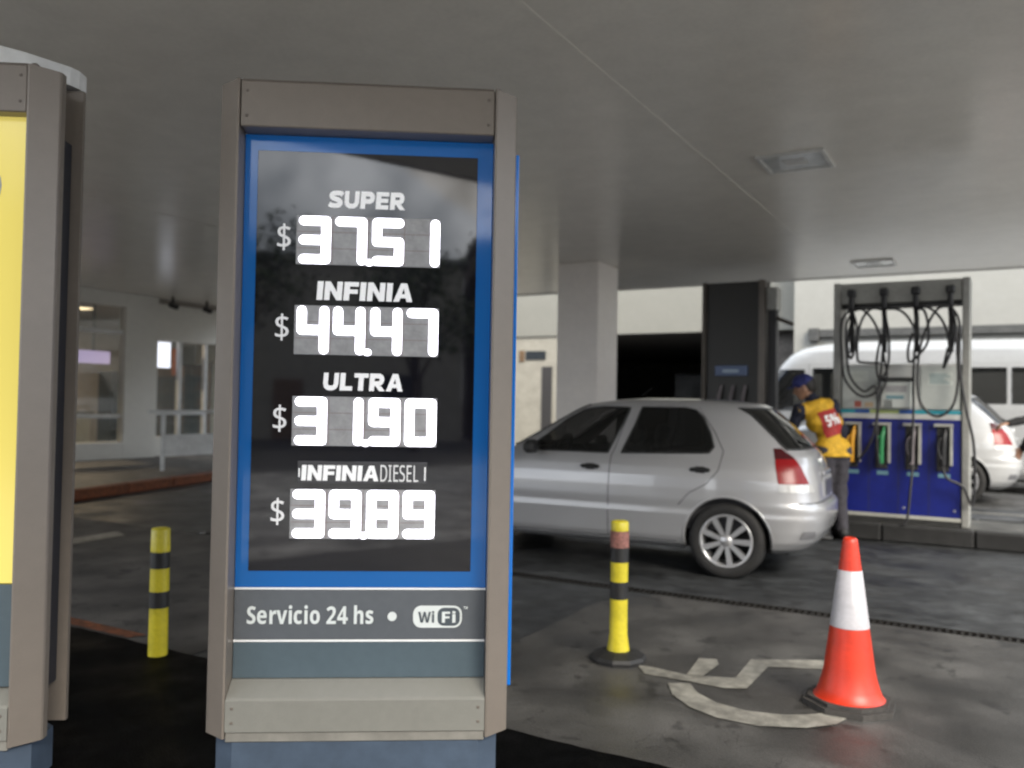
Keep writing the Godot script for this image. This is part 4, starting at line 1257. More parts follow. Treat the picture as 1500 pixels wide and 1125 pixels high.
func fuel_pump() -> void:
	var base := S(-0.955, 0.18, 9.75)
	var p := thing("fuel_pump", "grey framed fuel dispenser with four looped hoses and blue lower front", "fuel pump", base, TURN)
	var Y := -0.18
	for s in [-1.0, 1.0]:
		put("post", bx(s * 0.582, s * 0.655, 0.0, 2.72 + Y, -0.42, 0.0, 0.008), M.pump_grey, p)
	put("top_beam", bx(-0.580, 0.580, 2.49 + Y, 2.712 + Y, -0.40, -0.012, 0.008), M.pump_grey, p)
	put("hose_rail", bx(-0.578, 0.578, 2.455 + Y, 2.487 + Y, -0.30, -0.06, 0.004), M.pump_dark, p)
	put("plinth", bx(-0.64, 0.64, 0.0, 0.05, -0.40, -0.015, 0.004), M.pump_dark, p)
	put("kick_strip", bx(-0.578, 0.578, 0.052, 0.088, -0.38, -0.004, 0.004), M.pump_strip, p)
	put("lower_front", bx(-0.578, 0.578, 0.090, 1.262 + Y, -0.38, -0.02, 0.004), M.pump_blue, p)
	var cols := [M.teal, M.blue_stripe, M.lime, M.lime, M.blue_stripe, M.teal, M.teal, M.teal]
	for k in 8:
		var x0 := -0.576 + 0.144 * k
		put("stripe", bx(x0 + 0.0008, x0 + 0.1432, 1.322 + Y, 1.358 + Y, -0.36, -0.016, 0.001), cols[k], p)
	put("white_band", bx(-0.577, 0.577, 1.265 + Y, 1.320 + Y, -0.36, -0.018, 0.003), M.pump_white, p)
	put("upper_cabinet", bx(-0.576, 0.576, 1.360 + Y, 1.84 + Y, -0.36, -0.035, 0.008), M.pump_white, p)
	# reading head, glass dial panel and price card
	var head := put("reading_head", bx(-0.175, 0.125, 1.375 + Y, 1.66 + Y, -0.05, 0.035, 0.012), M.pump_panel, p)
	put("head_display", bx(-0.13, 0.08, 1.545 + Y, 1.615 + Y, 0.034, 0.038, 0.001), M.lcd, head)
	put("head_label", bx(-0.12, 0.05, 1.475 + Y, 1.51 + Y, 0.034, 0.0375, 0.001), M.teal_dull, head)
	put("head_hood", bx(-0.19, 0.14, 1.665 + Y, 1.70 + Y, -0.05, 0.06, 0.006), M.pump_dark, p)
	put("dial_panel", bx(0.20, 0.565, 1.37 + Y, 1.82 + Y, -0.04, -0.022, 0.006), M.pump_panel, p)
	put("dial_panel", bx(-0.565, -0.205, 1.37 + Y, 1.82 + Y, -0.04, -0.022, 0.006), M.pump_panel, p)
	put("warning_sticker", bx(-0.44, -0.37, 1.385 + Y, 1.45 + Y, -0.03, -0.0205, 0.001), M.sticker_red, p)
	put("warning_sticker", bx(-0.34, -0.25, 1.385 + Y, 1.44 + Y, -0.03, -0.0205, 0.001), M.sticker_tan, p)
	var keys := new_st()
	for i in 3:
		for j in 4: cbox(keys, Vector3(-0.13 + i * 0.028, 1.395 + j * 0.02 + Y, 0.037), Vector3(0.02, 0.014, 0.006), 0.002)
	put("keypad", done(keys), M.pump_dark, head)
	put("notice", bx(0.27, 0.50, 1.62 + Y, 1.76 + Y, -0.03, -0.0205, 0.001), M.notice_pale, p)
	for j in 5: put("notice_line", bx(0.285, 0.285 + 0.19 - 0.03 * (j % 3), 1.64 + j * 0.022 + Y, 1.648 + j * 0.022 + Y, -0.022, -0.0199, 0.0002), M.teal_dull, p)
	put("notice", bx(-0.50, -0.30, 1.66 + Y, 1.77 + Y, -0.03, -0.0205, 0.001), M.notice_pale, p)
	for x in [-0.29, -0.003, 0.284]:
		put("panel_joint", bx(x - 0.003, x + 0.003, 0.095, 1.255 + Y, -0.03, -0.0185, 0.0005), M.pump_dark, p)
	for x in [-0.52, 0.05, 0.52]: put("lock", bx(x - 0.012, x + 0.012, 0.15, 0.174, -0.03, -0.014, 0.004), M.alloy, p)
	# nozzles in their holders
	var xs := [-0.44, -0.15, 0.14, 0.43]
	var nm := [M.nozzle_yellow, M.nozzle_green, M.nozzle_grey, M.nozzle_black]
	var bm := [2.60, 2.59, 2.585, 2.58]
	var mounts := [-0.47, -0.15, 0.155, 0.475]
	for k in 4:
		var x: float = xs[k]
		var h := put("holder", bx(x - 0.10, x + 0.075, 1.195 + Y, 1.225 + Y, -0.022, 0.03, 0.004), M.pump_strip, p)
		put("holder_arm", bx(x + 0.045, x + 0.072, 0.80 + Y, 1.193 + Y, -0.022, 0.022, 0.004), M.pump_strip, h)
		put("holder_back", bx(x - 0.075, x + 0.043, 0.74 + Y, 1.193 + Y, -0.022, -0.008, 0.003), M.pump_dark, h)
		var st := new_st(false)
		tube_into(st, smooth_path([Vector3(x - 0.015, 0.80 + Y, 0.05), Vector3(x - 0.012, 0.95 + Y, 0.06), Vector3(x - 0.005, 1.07 + Y, 0.055), Vector3(x + 0.005, 1.14 + Y, 0.03)]), 0.028, 10, 0.022)
		tube_into(st, smooth_path([Vector3(x - 0.02, 0.86 + Y, 0.085), Vector3(x - 0.055, 0.95 + Y, 0.085), Vector3(x - 0.05, 1.05 + Y, 0.075), Vector3(x - 0.015, 1.09 + Y, 0.06)]), 0.009, 8)
		tube_into(st, smooth_path([Vector3(x + 0.005, 1.14 + Y, 0.03), Vector3(x + 0.008, 1.175 + Y, 0.012), Vector3(x + 0.008, 1.19 + Y, -0.01)]), 0.012, 8)
		put("nozzle", done(st), nm[k], p)
		put("nozzle_label", bx(x - 0.06, x + 0.05, 0.675 + Y, 0.715 + Y, -0.021, -0.017, 0.001), M.teal_dull, p)
		# hose mount
		var mx: float = mounts[k]
		var ms := new_st()
		cbox(ms, Vector3(mx, 2.60 + Y, 0.02), Vector3(0.085, 0.085, 0.07), 0.015)
		cbox(ms, Vector3(mx, 2.50 + Y, 0.02), Vector3(0.05, 0.14, 0.05), 0.012)
		put("hose_mount", done(ms), M.hose, p)
		put("hose_balancer", tube(PackedVector3Array([Vector3(mx, 2.44 + Y, 0.02), Vector3(mx + 0.01, 2.30 + Y, 0.03), Vector3(mx + 0.012, 2.12 + Y, 0.035), Vector3(mx + 0.01, 1.96 + Y, 0.03)]), 0.025, 8), M.hose, p)
	var H := [
		[Vector3(-0.47, 2.43, 0.03), Vector3(-0.56, 2.30, 0.06), Vector3(-0.555, 1.95, 0.09), Vector3(-0.52, 1.68, 0.10), Vector3(-0.36, 1.50, 0.11), Vector3(-0.20, 1.56, 0.09), Vector3(-0.165, 1.80, 0.07), Vector3(-0.15, 2.05, 0.05)],
		[Vector3(-0.44, 2.43, 0.05), Vector3(-0.51, 2.25, 0.09), Vector3(-0.50, 1.92, 0.11), Vector3(-0.46, 1.70, 0.12), Vector3(-0.33, 1.55, 0.12), Vector3(-0.215, 1.60, 0.10), Vector3(-0.20, 1.30, 0.10), Vector3(-0.26, 1.02, 0.12), Vector3(-0.40, 0.80, 0.09), Vector3(-0.455, 0.80, 0.05)],
		[Vector3(-0.47, 2.40, 0.04), Vector3(-0.36, 2.42, 0.06), Vector3(-0.25, 2.30, 0.07), Vector3(-0.17, 2.10, 0.06), Vector3(-0.14, 1.90, 0.07), Vector3(-0.11, 1.70, 0.08), Vector3(-0.185, 1.45, 0.08), Vector3(-0.20, 1.10, 0.11), Vector3(-0.18, 0.80, 0.10), Vector3(-0.165, 0.80, 0.05)],
		[Vector3(-0.15, 2.41, 0.04), Vector3(-0.27, 2.42, 0.07), Vector3(-0.36, 2.30, 0.08), Vector3(-0.40, 2.10, 0.07), Vector3(-0.40, 1.90, 0.06), Vector3(-0.36, 1.86, 0.05), Vector3(-0.18, 1.85, 0.05)],
		[Vector3(-0.15, 2.42, 0.05), Vector3(0.0, 2.40, 0.09), Vector3(0.10, 2.30, 0.08), Vector3(0.16, 2.14, 0.06), Vector3(0.145, 1.90, 0.06), Vector3(0.14, 1.60, 0.07), Vector3(0.145, 1.30, 0.10), Vector3(0.13, 0.95, 0.12), Vector3(0.12, 0.80, 0.05)],
		[Vector3(0.155, 2.41, 0.04), Vector3(0.24, 2.38, 0.08), Vector3(0.28, 2.20, 0.09), Vector3(0.27, 2.05, 0.08), Vector3(0.18, 1.92, 0.07), Vector3(0.10, 1.86, 0.06), Vector3(0.09, 2.0, 0.06), Vector3(0.13, 2.16, 0.05)],
		[Vector3(0.155, 2.42, 0.05), Vector3(0.28, 2.41, 0.10), Vector3(0.39, 2.30, 0.09), Vector3(0.45, 2.15, 0.06), Vector3(0.475, 1.95, 0.05)],
		[Vector3(0.475, 2.42, 0.04), Vector3(0.37, 2.40, 0.09), Vector3(0.28, 2.25, 0.10), Vector3(0.20, 1.98, 0.09), Vector3(0.18, 1.65, 0.10), Vector3(0.22, 1.42, 0.12), Vector3(0.36, 1.30, 0.13), Vector3(0.50, 1.40, 0.12), Vector3(0.55, 1.65, 0.10), Vector3(0.54, 2.0, 0.08), Vector3(0.53, 2.2, 0.06), Vector3(0.50, 2.38, 0.04)],
		[Vector3(0.495, 2.40, 0.03), Vector3(0.56, 2.24, 0.06), Vector3(0.565, 1.8, 0.09), Vector3(0.62, 1.40, 0.11), Vector3(0.69, 1.05, 0.10), Vector3(0.70, 0.70, 0.08), Vector3(0.68, 0.42, 0.06), Vector3(0.60, 0.60, 0.09), Vector3(0.46, 0.68, 0.12), Vector3(0.41, 0.80, 0.05)],
		[Vector3(-0.45, 2.40, 0.06), Vector3(-0.40, 2.20, 0.10), Vector3(-0.43, 1.98, 0.09), Vector3(-0.47, 1.90, 0.08), Vector3(-0.50, 2.05, 0.07), Vector3(-0.47, 2.30, 0.05)],
		[Vector3(-0.13, 2.35, 0.06), Vector3(-0.09, 2.10, 0.09), Vector3(-0.10, 1.80, 0.10), Vector3(-0.18, 1.68, 0.09), Vector3(-0.21, 1.85, 0.08), Vector3(-0.17, 2.15, 0.06)],
		[Vector3(0.49, 2.38, 0.06), Vector3(0.53, 2.20, 0.10), Vector3(0.50, 2.0, 0.10), Vector3(0.45, 1.86, 0.09), Vector3(0.42, 1.80, 0.08), Vector3(0.46, 2.0, 0.07)],
		[Vector3(0.14, 0.80, 0.05), Vector3(0.125, 0.55, 0.12), Vector3(0.10, 0.25, 0.16), Vector3(0.06, 0.02, 0.17)]]
	for h in H:
		var pts := []
		for v in h: pts.append(v + Vector3(0, Y, 0))
		if h == H[12]: pts[3].y = 0.012
		put("hose", tube(smooth_path(pts, 7), 0.0135, 7), M.hose, p)

func dark_totem() -> void:
	var t := thing("service_totem", "tall dark brown service totem with small blue screen behind the silver hatchback", "totem", S(-3.35, 0.15, 12.0), TURN)
	for s in [-1.0, 1.0]:
		put("post", upright(plan([Vector2(s * 0.375, 0), Vector2(s * 0.45, -0.06), Vector2(s * 0.45, -0.12), Vector2(s * 0.375, -0.12)]), 0.0, 3.0), M.brown_frame, t)
		put("rear_post", upright(plan([Vector2(s * 0.375, -0.42), Vector2(s * 0.45, -0.36), Vector2(s * 0.45, -0.30), Vector2(s * 0.375, -0.30)]), 0.0, 3.0), M.brown_frame, t)
		put("side_panel", bx(s * 0.38, s * 0.44, 0.02, 2.98, -0.298, -0.122, 0.004), M.brown_frame, t)
	put("front_panel", bx(-0.374, 0.374, 0.05, 2.99, -0.12, -0.05, 0.004), M.dark_panel, t)
	put("rear_panel", bx(-0.374, 0.374, 0.05, 2.99, -0.40, -0.30, 0.004), M.dark_panel, t)
	var scr := put("screen", bx(-0.24, 0.22, 1.66, 1.80, -0.05, -0.02, 0.004), M.screen_blue, t)
	put("screen_text", bx(-0.13, 0.10, 1.705, 1.745, -0.02, -0.0185, 0.0005), M.screen_text, scr)
	for x in [-0.17, 0.0, 0.17]:
		put("nozzle", tube(smooth_path([Vector3(x - 0.02, 1.15, 0.0), Vector3(x, 1.35, 0.02), Vector3(x + 0.03, 1.52, -0.01)]), 0.028, 8, 0.02), M.nozzle_grey, t)
	put("shelf", bx(-0.30, 0.30, 1.08, 1.14, -0.05, 0.06, 0.006), M.brown_frame, t)
	var mx := 0.53
	put("mast_box", bx(mx - 0.075, mx + 0.075, 2.58, 2.90, -0.36, -0.10, 0.01), M.pump_grey, t)
	put("mast", bx(mx - 0.055, mx + 0.06, 0.0, 2.60, -0.30, -0.14, 0.01), M.hose, t)
	put("lever", box_mesh(Vector3(mx + 0.17, 2.42, -0.16), Vector3(0.26, 0.055, 0.05), 0.015, Basis(Vector3(0, 0, 1), -0.42)), M.brown_frame, t)

func leaf_tree(label: String, at: Vector3, h: float, seed_: int) -> void:
	var t := thing("street_tree", label, "tree", at, 0.0, "trees across the street behind the photographer")
	var rng := RandomNumberGenerator.new()
	rng.seed = seed_
	var st := new_st(false)
	tube_into(st, PackedVector3Array([Vector3.ZERO, Vector3(0.05, h * 0.25, 0), Vector3(0, h * 0.5, 0.05)]), 0.16, 8, 0.09)
	var tips := []
	for k in 9:
		var ang := TAU * k / 9 + rng.randf() * 0.5
		var e := Vector3(cos(ang) * h * rng.randf_range(0.12, 0.27), h * rng.randf_range(0.55, 0.9), sin(ang) * h * rng.randf_range(0.12, 0.27))
		tube_into(st, PackedVector3Array([Vector3(0, h * rng.randf_range(0.3, 0.5), 0), e * Vector3(0.5, 0.85, 0.5), e]), 0.06, 6, 0.02)
		tips.append(e)
	put("trunk", done(st), M.bark, t)
	st = new_st()
	for k in 2200:
		var c: Vector3 = tips[rng.randi() % tips.size()]
		var p := c + Vector3(rng.randfn(), rng.randfn() * 0.8, rng.randfn()) * h * 0.075
		var b := Basis.from_euler(Vector3(rng.randf() * TAU, rng.randf() * TAU, rng.randf() * TAU))
		var s := rng.randf_range(0.06, 0.13)
		st.add_vertex(p + b * Vector3(-s, 0, 0)); st.add_vertex(p + b * Vector3(0, s * 0.6, 0.02)); st.add_vertex(p + b * Vector3(s, 0, 0))
		st.add_vertex(p + b * Vector3(-s, 0, 0)); st.add_vertex(p + b * Vector3(s, 0, 0)); st.add_vertex(p + b * Vector3(0, -s * 0.6, 0.02))
	put("crown", done(st), M.leaf, t)

# ---------------------------------------------------------------- materials
func make_materials() -> void:
	make_textures()
	M.asphalt = mat(lin(0.088, 0.094, 0.099), 0.75, 0.0, "asphalt", 4.3, {"rough_tex": "rough", "bump": "bump", "bump_scale": 0.3})
	M.slab = mat(lin(0.118, 0.114, 0.108), 0.72, 0.0, "concrete", 3.7, {"rough_tex": "rough", "bump": "bump", "bump_scale": 0.22})
	M.street = mat(lin(0.72, 0.70, 0.66), 0.8, 0.0, "concrete", 5.1, {"bump": "bump", "bump_scale": 0.2})  # kept very pale so unseen ground throws light up under the canopy
	M.old_asphalt = mat(lin(0.14, 0.14, 0.14), 0.8, 0.0, "asphalt", 4.7, {"bump": "bump", "bump_scale": 0.3})
	M.lane = mat(lin(0.155, 0.14, 0.128), 0.8, 0.0, "concrete", 4.1, {"bump": "bump", "bump_scale": 0.22})
	M.ground_black = mat(lin(0.006, 0.0063, 0.007), 0.85, 0.0, "asphalt", 2.9, {"spec": 0.12, "rough_tex": "rough", "bump": "bump", "bump_scale": 0.4})  # near-black all over, for the ground strip under the kiosks
	M.road_paint = mat(lin(0.30, 0.29, 0.255), 0.6, 0.0, "dirty", 1.3, {"bump": "bump", "bump_scale": 0.2})
	M.orange_paint = mat(lin(0.36, 0.10, 0.03), 0.6, 0.0, "wear", 1.1)
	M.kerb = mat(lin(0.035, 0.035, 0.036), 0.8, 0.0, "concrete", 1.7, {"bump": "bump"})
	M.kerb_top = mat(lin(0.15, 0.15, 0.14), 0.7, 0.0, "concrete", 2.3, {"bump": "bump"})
	M.paving = mat(lin(0.20, 0.185, 0.17), 0.6, 0.0, "concrete", 2.1)
	M.iron = mat(lin(0.05, 0.045, 0.04), 0.55, 0.6, "wear", 0.7)
	M.void = mat(lin(0.02, 0.02, 0.02), 0.9)
	M.ceiling = mat(lin(0.86, 0.825, 0.76), 0.25, 0.0, "faint", 5.0, {"bump": "wave", "bump_scale": 0.03, "spec": 0.55})
	M.ceiling_trim = mat(lin(0.62, 0.61, 0.58), 0.35, 0.0, "dust", 1.5)
	M.fixture = mat(lin(0.7, 0.7, 0.68), 0.3, 0.0, "dust", 0.8)
	M.fixture_lens = mat(lin(0.66, 0.68, 0.68), 0.12, 0.0, "dust", 0.6)
	M.fascia_blue = mat(lin(0.02, 0.12, 0.42), 0.4, 0.0, "dust", 2.0)
	M.white_wall = mat(lin(0.70, 0.69, 0.65), 0.7, 0.0, "faint", 2.6)
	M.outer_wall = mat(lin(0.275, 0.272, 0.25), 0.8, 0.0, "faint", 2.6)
	M.cream_wall = mat(lin(0.21, 0.205, 0.178), 0.75, 0.0, "faint", 2.2)
	M.tan_wall = mat(lin(0.33, 0.31, 0.26), 0.8, 0.0, "dust", 1.8)
	M.white_paint = mat(lin(0.74, 0.75, 0.75), 0.4, 0.0, "dust", 1.0)
	M.column_paint = mat(lin(0.84, 0.79, 0.75), 0.35, 0.0, "faint", 1.4)
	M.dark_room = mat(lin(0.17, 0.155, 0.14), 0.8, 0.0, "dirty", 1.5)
	M.dark_trim = mat(lin(0.09, 0.09, 0.085), 0.5, 0.0, "dirty", 1.5)
	M.frame = mat(lin(0.20, 0.172, 0.147), 0.38, 0.15, "faint", 0.9, {"bump": "orange_peel", "bump_scale": 0.05})
	M.frame_dark = mat(lin(0.16, 0.135, 0.115), 0.5, 0.1, "dust", 0.9)
	M.frame_light = mat(lin(0.25, 0.24, 0.215), 0.4, 0.1, "dust", 0.9)
	M.ledge = mat(lin(0.22, 0.217, 0.196), 0.35, 0.1, "faint", 0.8)
	M.base_blue = mat(lin(0.06, 0.085, 0.125), 0.5, 0.0, "dust", 0.8)
	M.blue_face = mat(lin(0.006, 0.085, 0.28), 0.06, 0.0, "", 1.0, {"glow": lin(0.005, 0.11, 0.40), "energy": 0.05})
	M.blue_panel = mat(lin(0.008, 0.13, 0.46), 0.15, 0.0, "", 1.0, {"glow": lin(0.005, 0.11, 0.42), "energy": 0.05})
	M.navy_panel = mat(lin(0.012, 0.014, 0.022), 0.4)
	M.black_gloss = mat(lin(0.005, 0.005, 0.008), 0.035, 0.0, "", 1.0, {"spec": 0.6, "bump": "wave", "bump_scale": 0.012, "tile": 1.0})
	M.lcd = mat(lin(0.36, 0.36, 0.37), 0.35, 0.0, "dust", 0.3)
	M.lcd_dark = mat(lin(0.2, 0.14, 0.14), 0.5)
	M.led = mat(lin(0.9, 0.9, 0.95), 0.4, 0.0, "", 1.0, {"glow": Color(0.95, 0.94, 1.0), "energy": 1.0})
	M.print_white = mat(lin(0.78, 0.78, 0.78), 0.4, 0.0, "", 1.0, {"glow": Color(0.9, 0.9, 0.92), "energy": 0.06})
	M.print_dim = mat(lin(0.60, 0.60, 0.60), 0.4, 0.0, "", 1.0, {"glow": Color(0.9, 0.9, 0.92), "energy": 0.06})
	M.print_line = mat(lin(0.78, 0.79, 0.80), 0.4)
	M.print_grey = mat(lin(0.62, 0.66, 0.66), 0.45)
	M.strip_dark = mat(lin(0.055, 0.055, 0.06), 0.15)
	M.grey_face = mat(lin(0.105, 0.115, 0.130), 0.2, 0.0, "faint", 0.7)
	M.grey_face_low = mat(lin(0.085, 0.115, 0.137), 0.22, 0.0, "faint", 0.7)
	M.grey_face_dark = mat(lin(0.07, 0.085, 0.10), 0.3)
	M.yellow_face = mat(lin(0.56, 0.46, 0.10), 0.12, 0.0, "", 1.0, {"glow": lin(0.80, 0.66, 0.17), "energy": 0.12})
	M.poster_grey = mat(lin(0.35, 0.36, 0.38), 0.15)
	M.silver = mat(lin(0.375, 0.375, 0.387), 0.36, 0.35, "", 1.0, {"coat": 1.0, "coat_rough": 0.04})
	M.silver_dark = mat(lin(0.30, 0.30, 0.31), 0.4, 0.4)
	M.car_white = mat(lin(0.40, 0.405, 0.41), 0.3, 0.0, "", 1.0, {"coat": 1.0, "coat_rough": 0.05})
	M.car_glass = glass(Color(0.06, 0.065, 0.065), 0.72, 0.02)
	M.rubber = mat(lin(0.018, 0.018, 0.019), 0.6, 0.0, "dirty", 0.5, {"world": false})
	M.tyre = mat(lin(0.022, 0.021, 0.021), 0.75, 0.0, "dirty", 0.4, {"world": false})
	M.cabin = mat(lin(0.05, 0.05, 0.055), 0.85)
	M.alloy = mat(lin(0.55, 0.55, 0.56), 0.32, 0.75)
	M.smoked_lens = mat(lin(0.05, 0.006, 0.008), 0.2)
	M.red_lens = mat(lin(0.20, 0.006, 0.008), 0.25, 0.0, "", 1.0, {"spec": 0.4})
	M.clear_lens = mat(lin(0.48, 0.48, 0.48), 0.1, 0.2, "", 1.0, {"coat": 1.0})
	M.grey_lens = mat(lin(0.16, 0.16, 0.17), 0.2, 0.0)
	M.plate = mat(lin(0.06, 0.06, 0.07), 0.35)
	M.skin = mat(lin(0.36, 0.20, 0.13), 0.55)
	M.hair = mat(lin(0.015, 0.012, 0.010), 0.6)
	M.navy_cloth = mat(lin(0.016, 0.020, 0.045), 0.85, 0.0, "dirty", 0.3, {"world": false})
	M.grey_cloth = mat(lin(0.062, 0.058, 0.072), 0.85, 0.0, "dirty", 0.3, {"world": false})
	M.black_cloth = mat(lin(0.016, 0.016, 0.018), 0.85, 0.0, "dirty", 0.3, {"world": false})
	M.yellow_cloth = mat(lin(0.98, 0.57, 0.03), 0.75, 0.0, "dirty", 0.35, {"world": false})
	M.red_print = mat(lin(0.55, 0.035, 0.03), 0.7, 0.0, "dirty", 0.3, {"world": false})
	M.cap_blue = mat(lin(0.035, 0.045, 0.22), 0.8, 0.0, "dirty", 0.3, {"world": false})
	M.yellow_plastic = mat(lin(0.66, 0.56, 0.03), 0.42, 0.0, "dust", 0.4, {"world": false})
	M.black_band = mat(lin(0.014, 0.014, 0.015), 0.5)
	M.sticker = mat(lin(0.58, 0.25, 0.21), 0.6, 0.0, "wear", 0.22, {"world": false})
	M.orange_plastic = mat(lin(0.56, 0.032, 0.009), 0.42, 0.0, "dust", 0.5, {"world": false})
	M.collar = mat(lin(0.46, 0.45, 0.48), 0.35, 0.0, "dust", 0.4, {"world": false})
	M.cone_foot = mat(lin(0.055, 0.05, 0.046), 0.8, 0.0, "dirty", 0.5, {"world": false})
	M.pump_grey = mat(lin(0.34, 0.34, 0.32), 0.42, 0.2, "dust", 0.9)
	M.pump_dark = mat(lin(0.045, 0.045, 0.045), 0.55, 0.0, "dirty", 0.7)
	M.pump_strip = mat(lin(0.46, 0.46, 0.42), 0.45, 0.1, "dust", 0.6)
	M.pump_blue = mat(lin(0.006, 0.014, 0.19), 0.42, 0.0, "dust", 0.7)
	M.pump_white = mat(lin(0.56, 0.57, 0.56), 0.4, 0.0, "faint", 0.7)
	M.pump_panel = mat(lin(0.52, 0.55, 0.53), 0.25, 0.0, "faint", 0.6)
	M.teal = mat(lin(0.03, 0.30, 0.38), 0.35)
	M.teal_dull = mat(lin(0.12, 0.24, 0.28), 0.45)
	M.lime = mat(lin(0.34, 0.42, 0.16), 0.4)
	M.blue_stripe = mat(lin(0.02, 0.09, 0.33), 0.35)
	M.sticker_red = mat(lin(0.42, 0.10, 0.07), 0.5)
	M.sticker_tan = mat(lin(0.48, 0.36, 0.24), 0.5)
	M.nozzle_yellow = mat(lin(0.66, 0.32, 0.02), 0.45)
	M.nozzle_green = mat(lin(0.02, 0.20, 0.07), 0.45)
	M.nozzle_grey = mat(lin(0.16, 0.14, 0.15), 0.5)
	M.nozzle_black = mat(lin(0.014, 0.014, 0.016), 0.5)
	M.notice_pale = mat(lin(0.62, 0.66, 0.62), 0.5, 0.0, "dust", 0.3)
	M.van_white = mat(lin(0.33, 0.335, 0.335), 0.35, 0.0, "faint", 1.5, {"coat": 0.6, "coat_rough": 0.08, "world": false})
	M.hose = mat(lin(0.016, 0.016, 0.018), 0.5)
	M.brown_frame = mat(lin(0.085, 0.070, 0.058), 0.5, 0.1, "dust", 0.9)
	M.dark_panel = mat(lin(0.016, 0.015, 0.013), 0.45)
	M.screen_blue = mat(lin(0.006, 0.02, 0.06), 0.3, 0.0, "", 1.0, {"glow": lin(0.01, 0.06, 0.2), "energy": 0.03})
	M.screen_text = mat(lin(0.1, 0.14, 0.18), 0.3, 0.0, "", 1.0, {"glow": lin(0.3, 0.4, 0.5), "energy": 0.03})
	M.shop_glass = glass(Color(0.75, 0.8, 0.8), 0.10, 0.02)
	M.shop_wall = mat(lin(0.34, 0.31, 0.28), 0.8, 0.0, "dust", 1.5)
	M.shop_wood = mat(lin(0.20, 0.12, 0.06), 0.6, 0.0, "dirty", 0.8)
	M.shop_dark = mat(lin(0.03, 0.028, 0.028), 0.6)
	M.shop_cream = mat(lin(0.50, 0.47, 0.36), 0.6, 0.0, "dust", 0.8)
	M.shop_floor = mat(lin(0.25, 0.22, 0.20), 0.4, 0.0, "concrete", 1.5)
	M.shop_orange = mat(lin(0.45, 0.11, 0.02), 0.5)
	M.shop_screen = mat(lin(0.5, 0.45, 0.6), 0.3, 0.0, "", 1.0, {"glow": Color(0.78, 0.72, 0.92), "energy": 0.12})
	M.shop_lightbox = mat(lin(0.8, 0.8, 0.85), 0.3, 0.0, "", 1.0, {"glow": Color(0.92, 0.94, 1.0), "energy": 0.4})
	M.shop_lamp = mat(lin(0.8, 0.8, 0.8), 0.3, 0.0, "", 1.0, {"glow": Color(1.0, 0.9, 0.7), "energy": 0.5})
	M.bark = mat(lin(0.10, 0.075, 0.055), 0.9, 0.0, "dirty", 0.6)
	M.leaf = mat(lin(0.05, 0.075, 0.025), 0.6)
	M.brick = mat(lin(0.13, 0.085, 0.065), 0.8, 0.0, "dirty", 2.0)
	M.window_dark = mat(lin(0.03, 0.035, 0.04), 0.1)

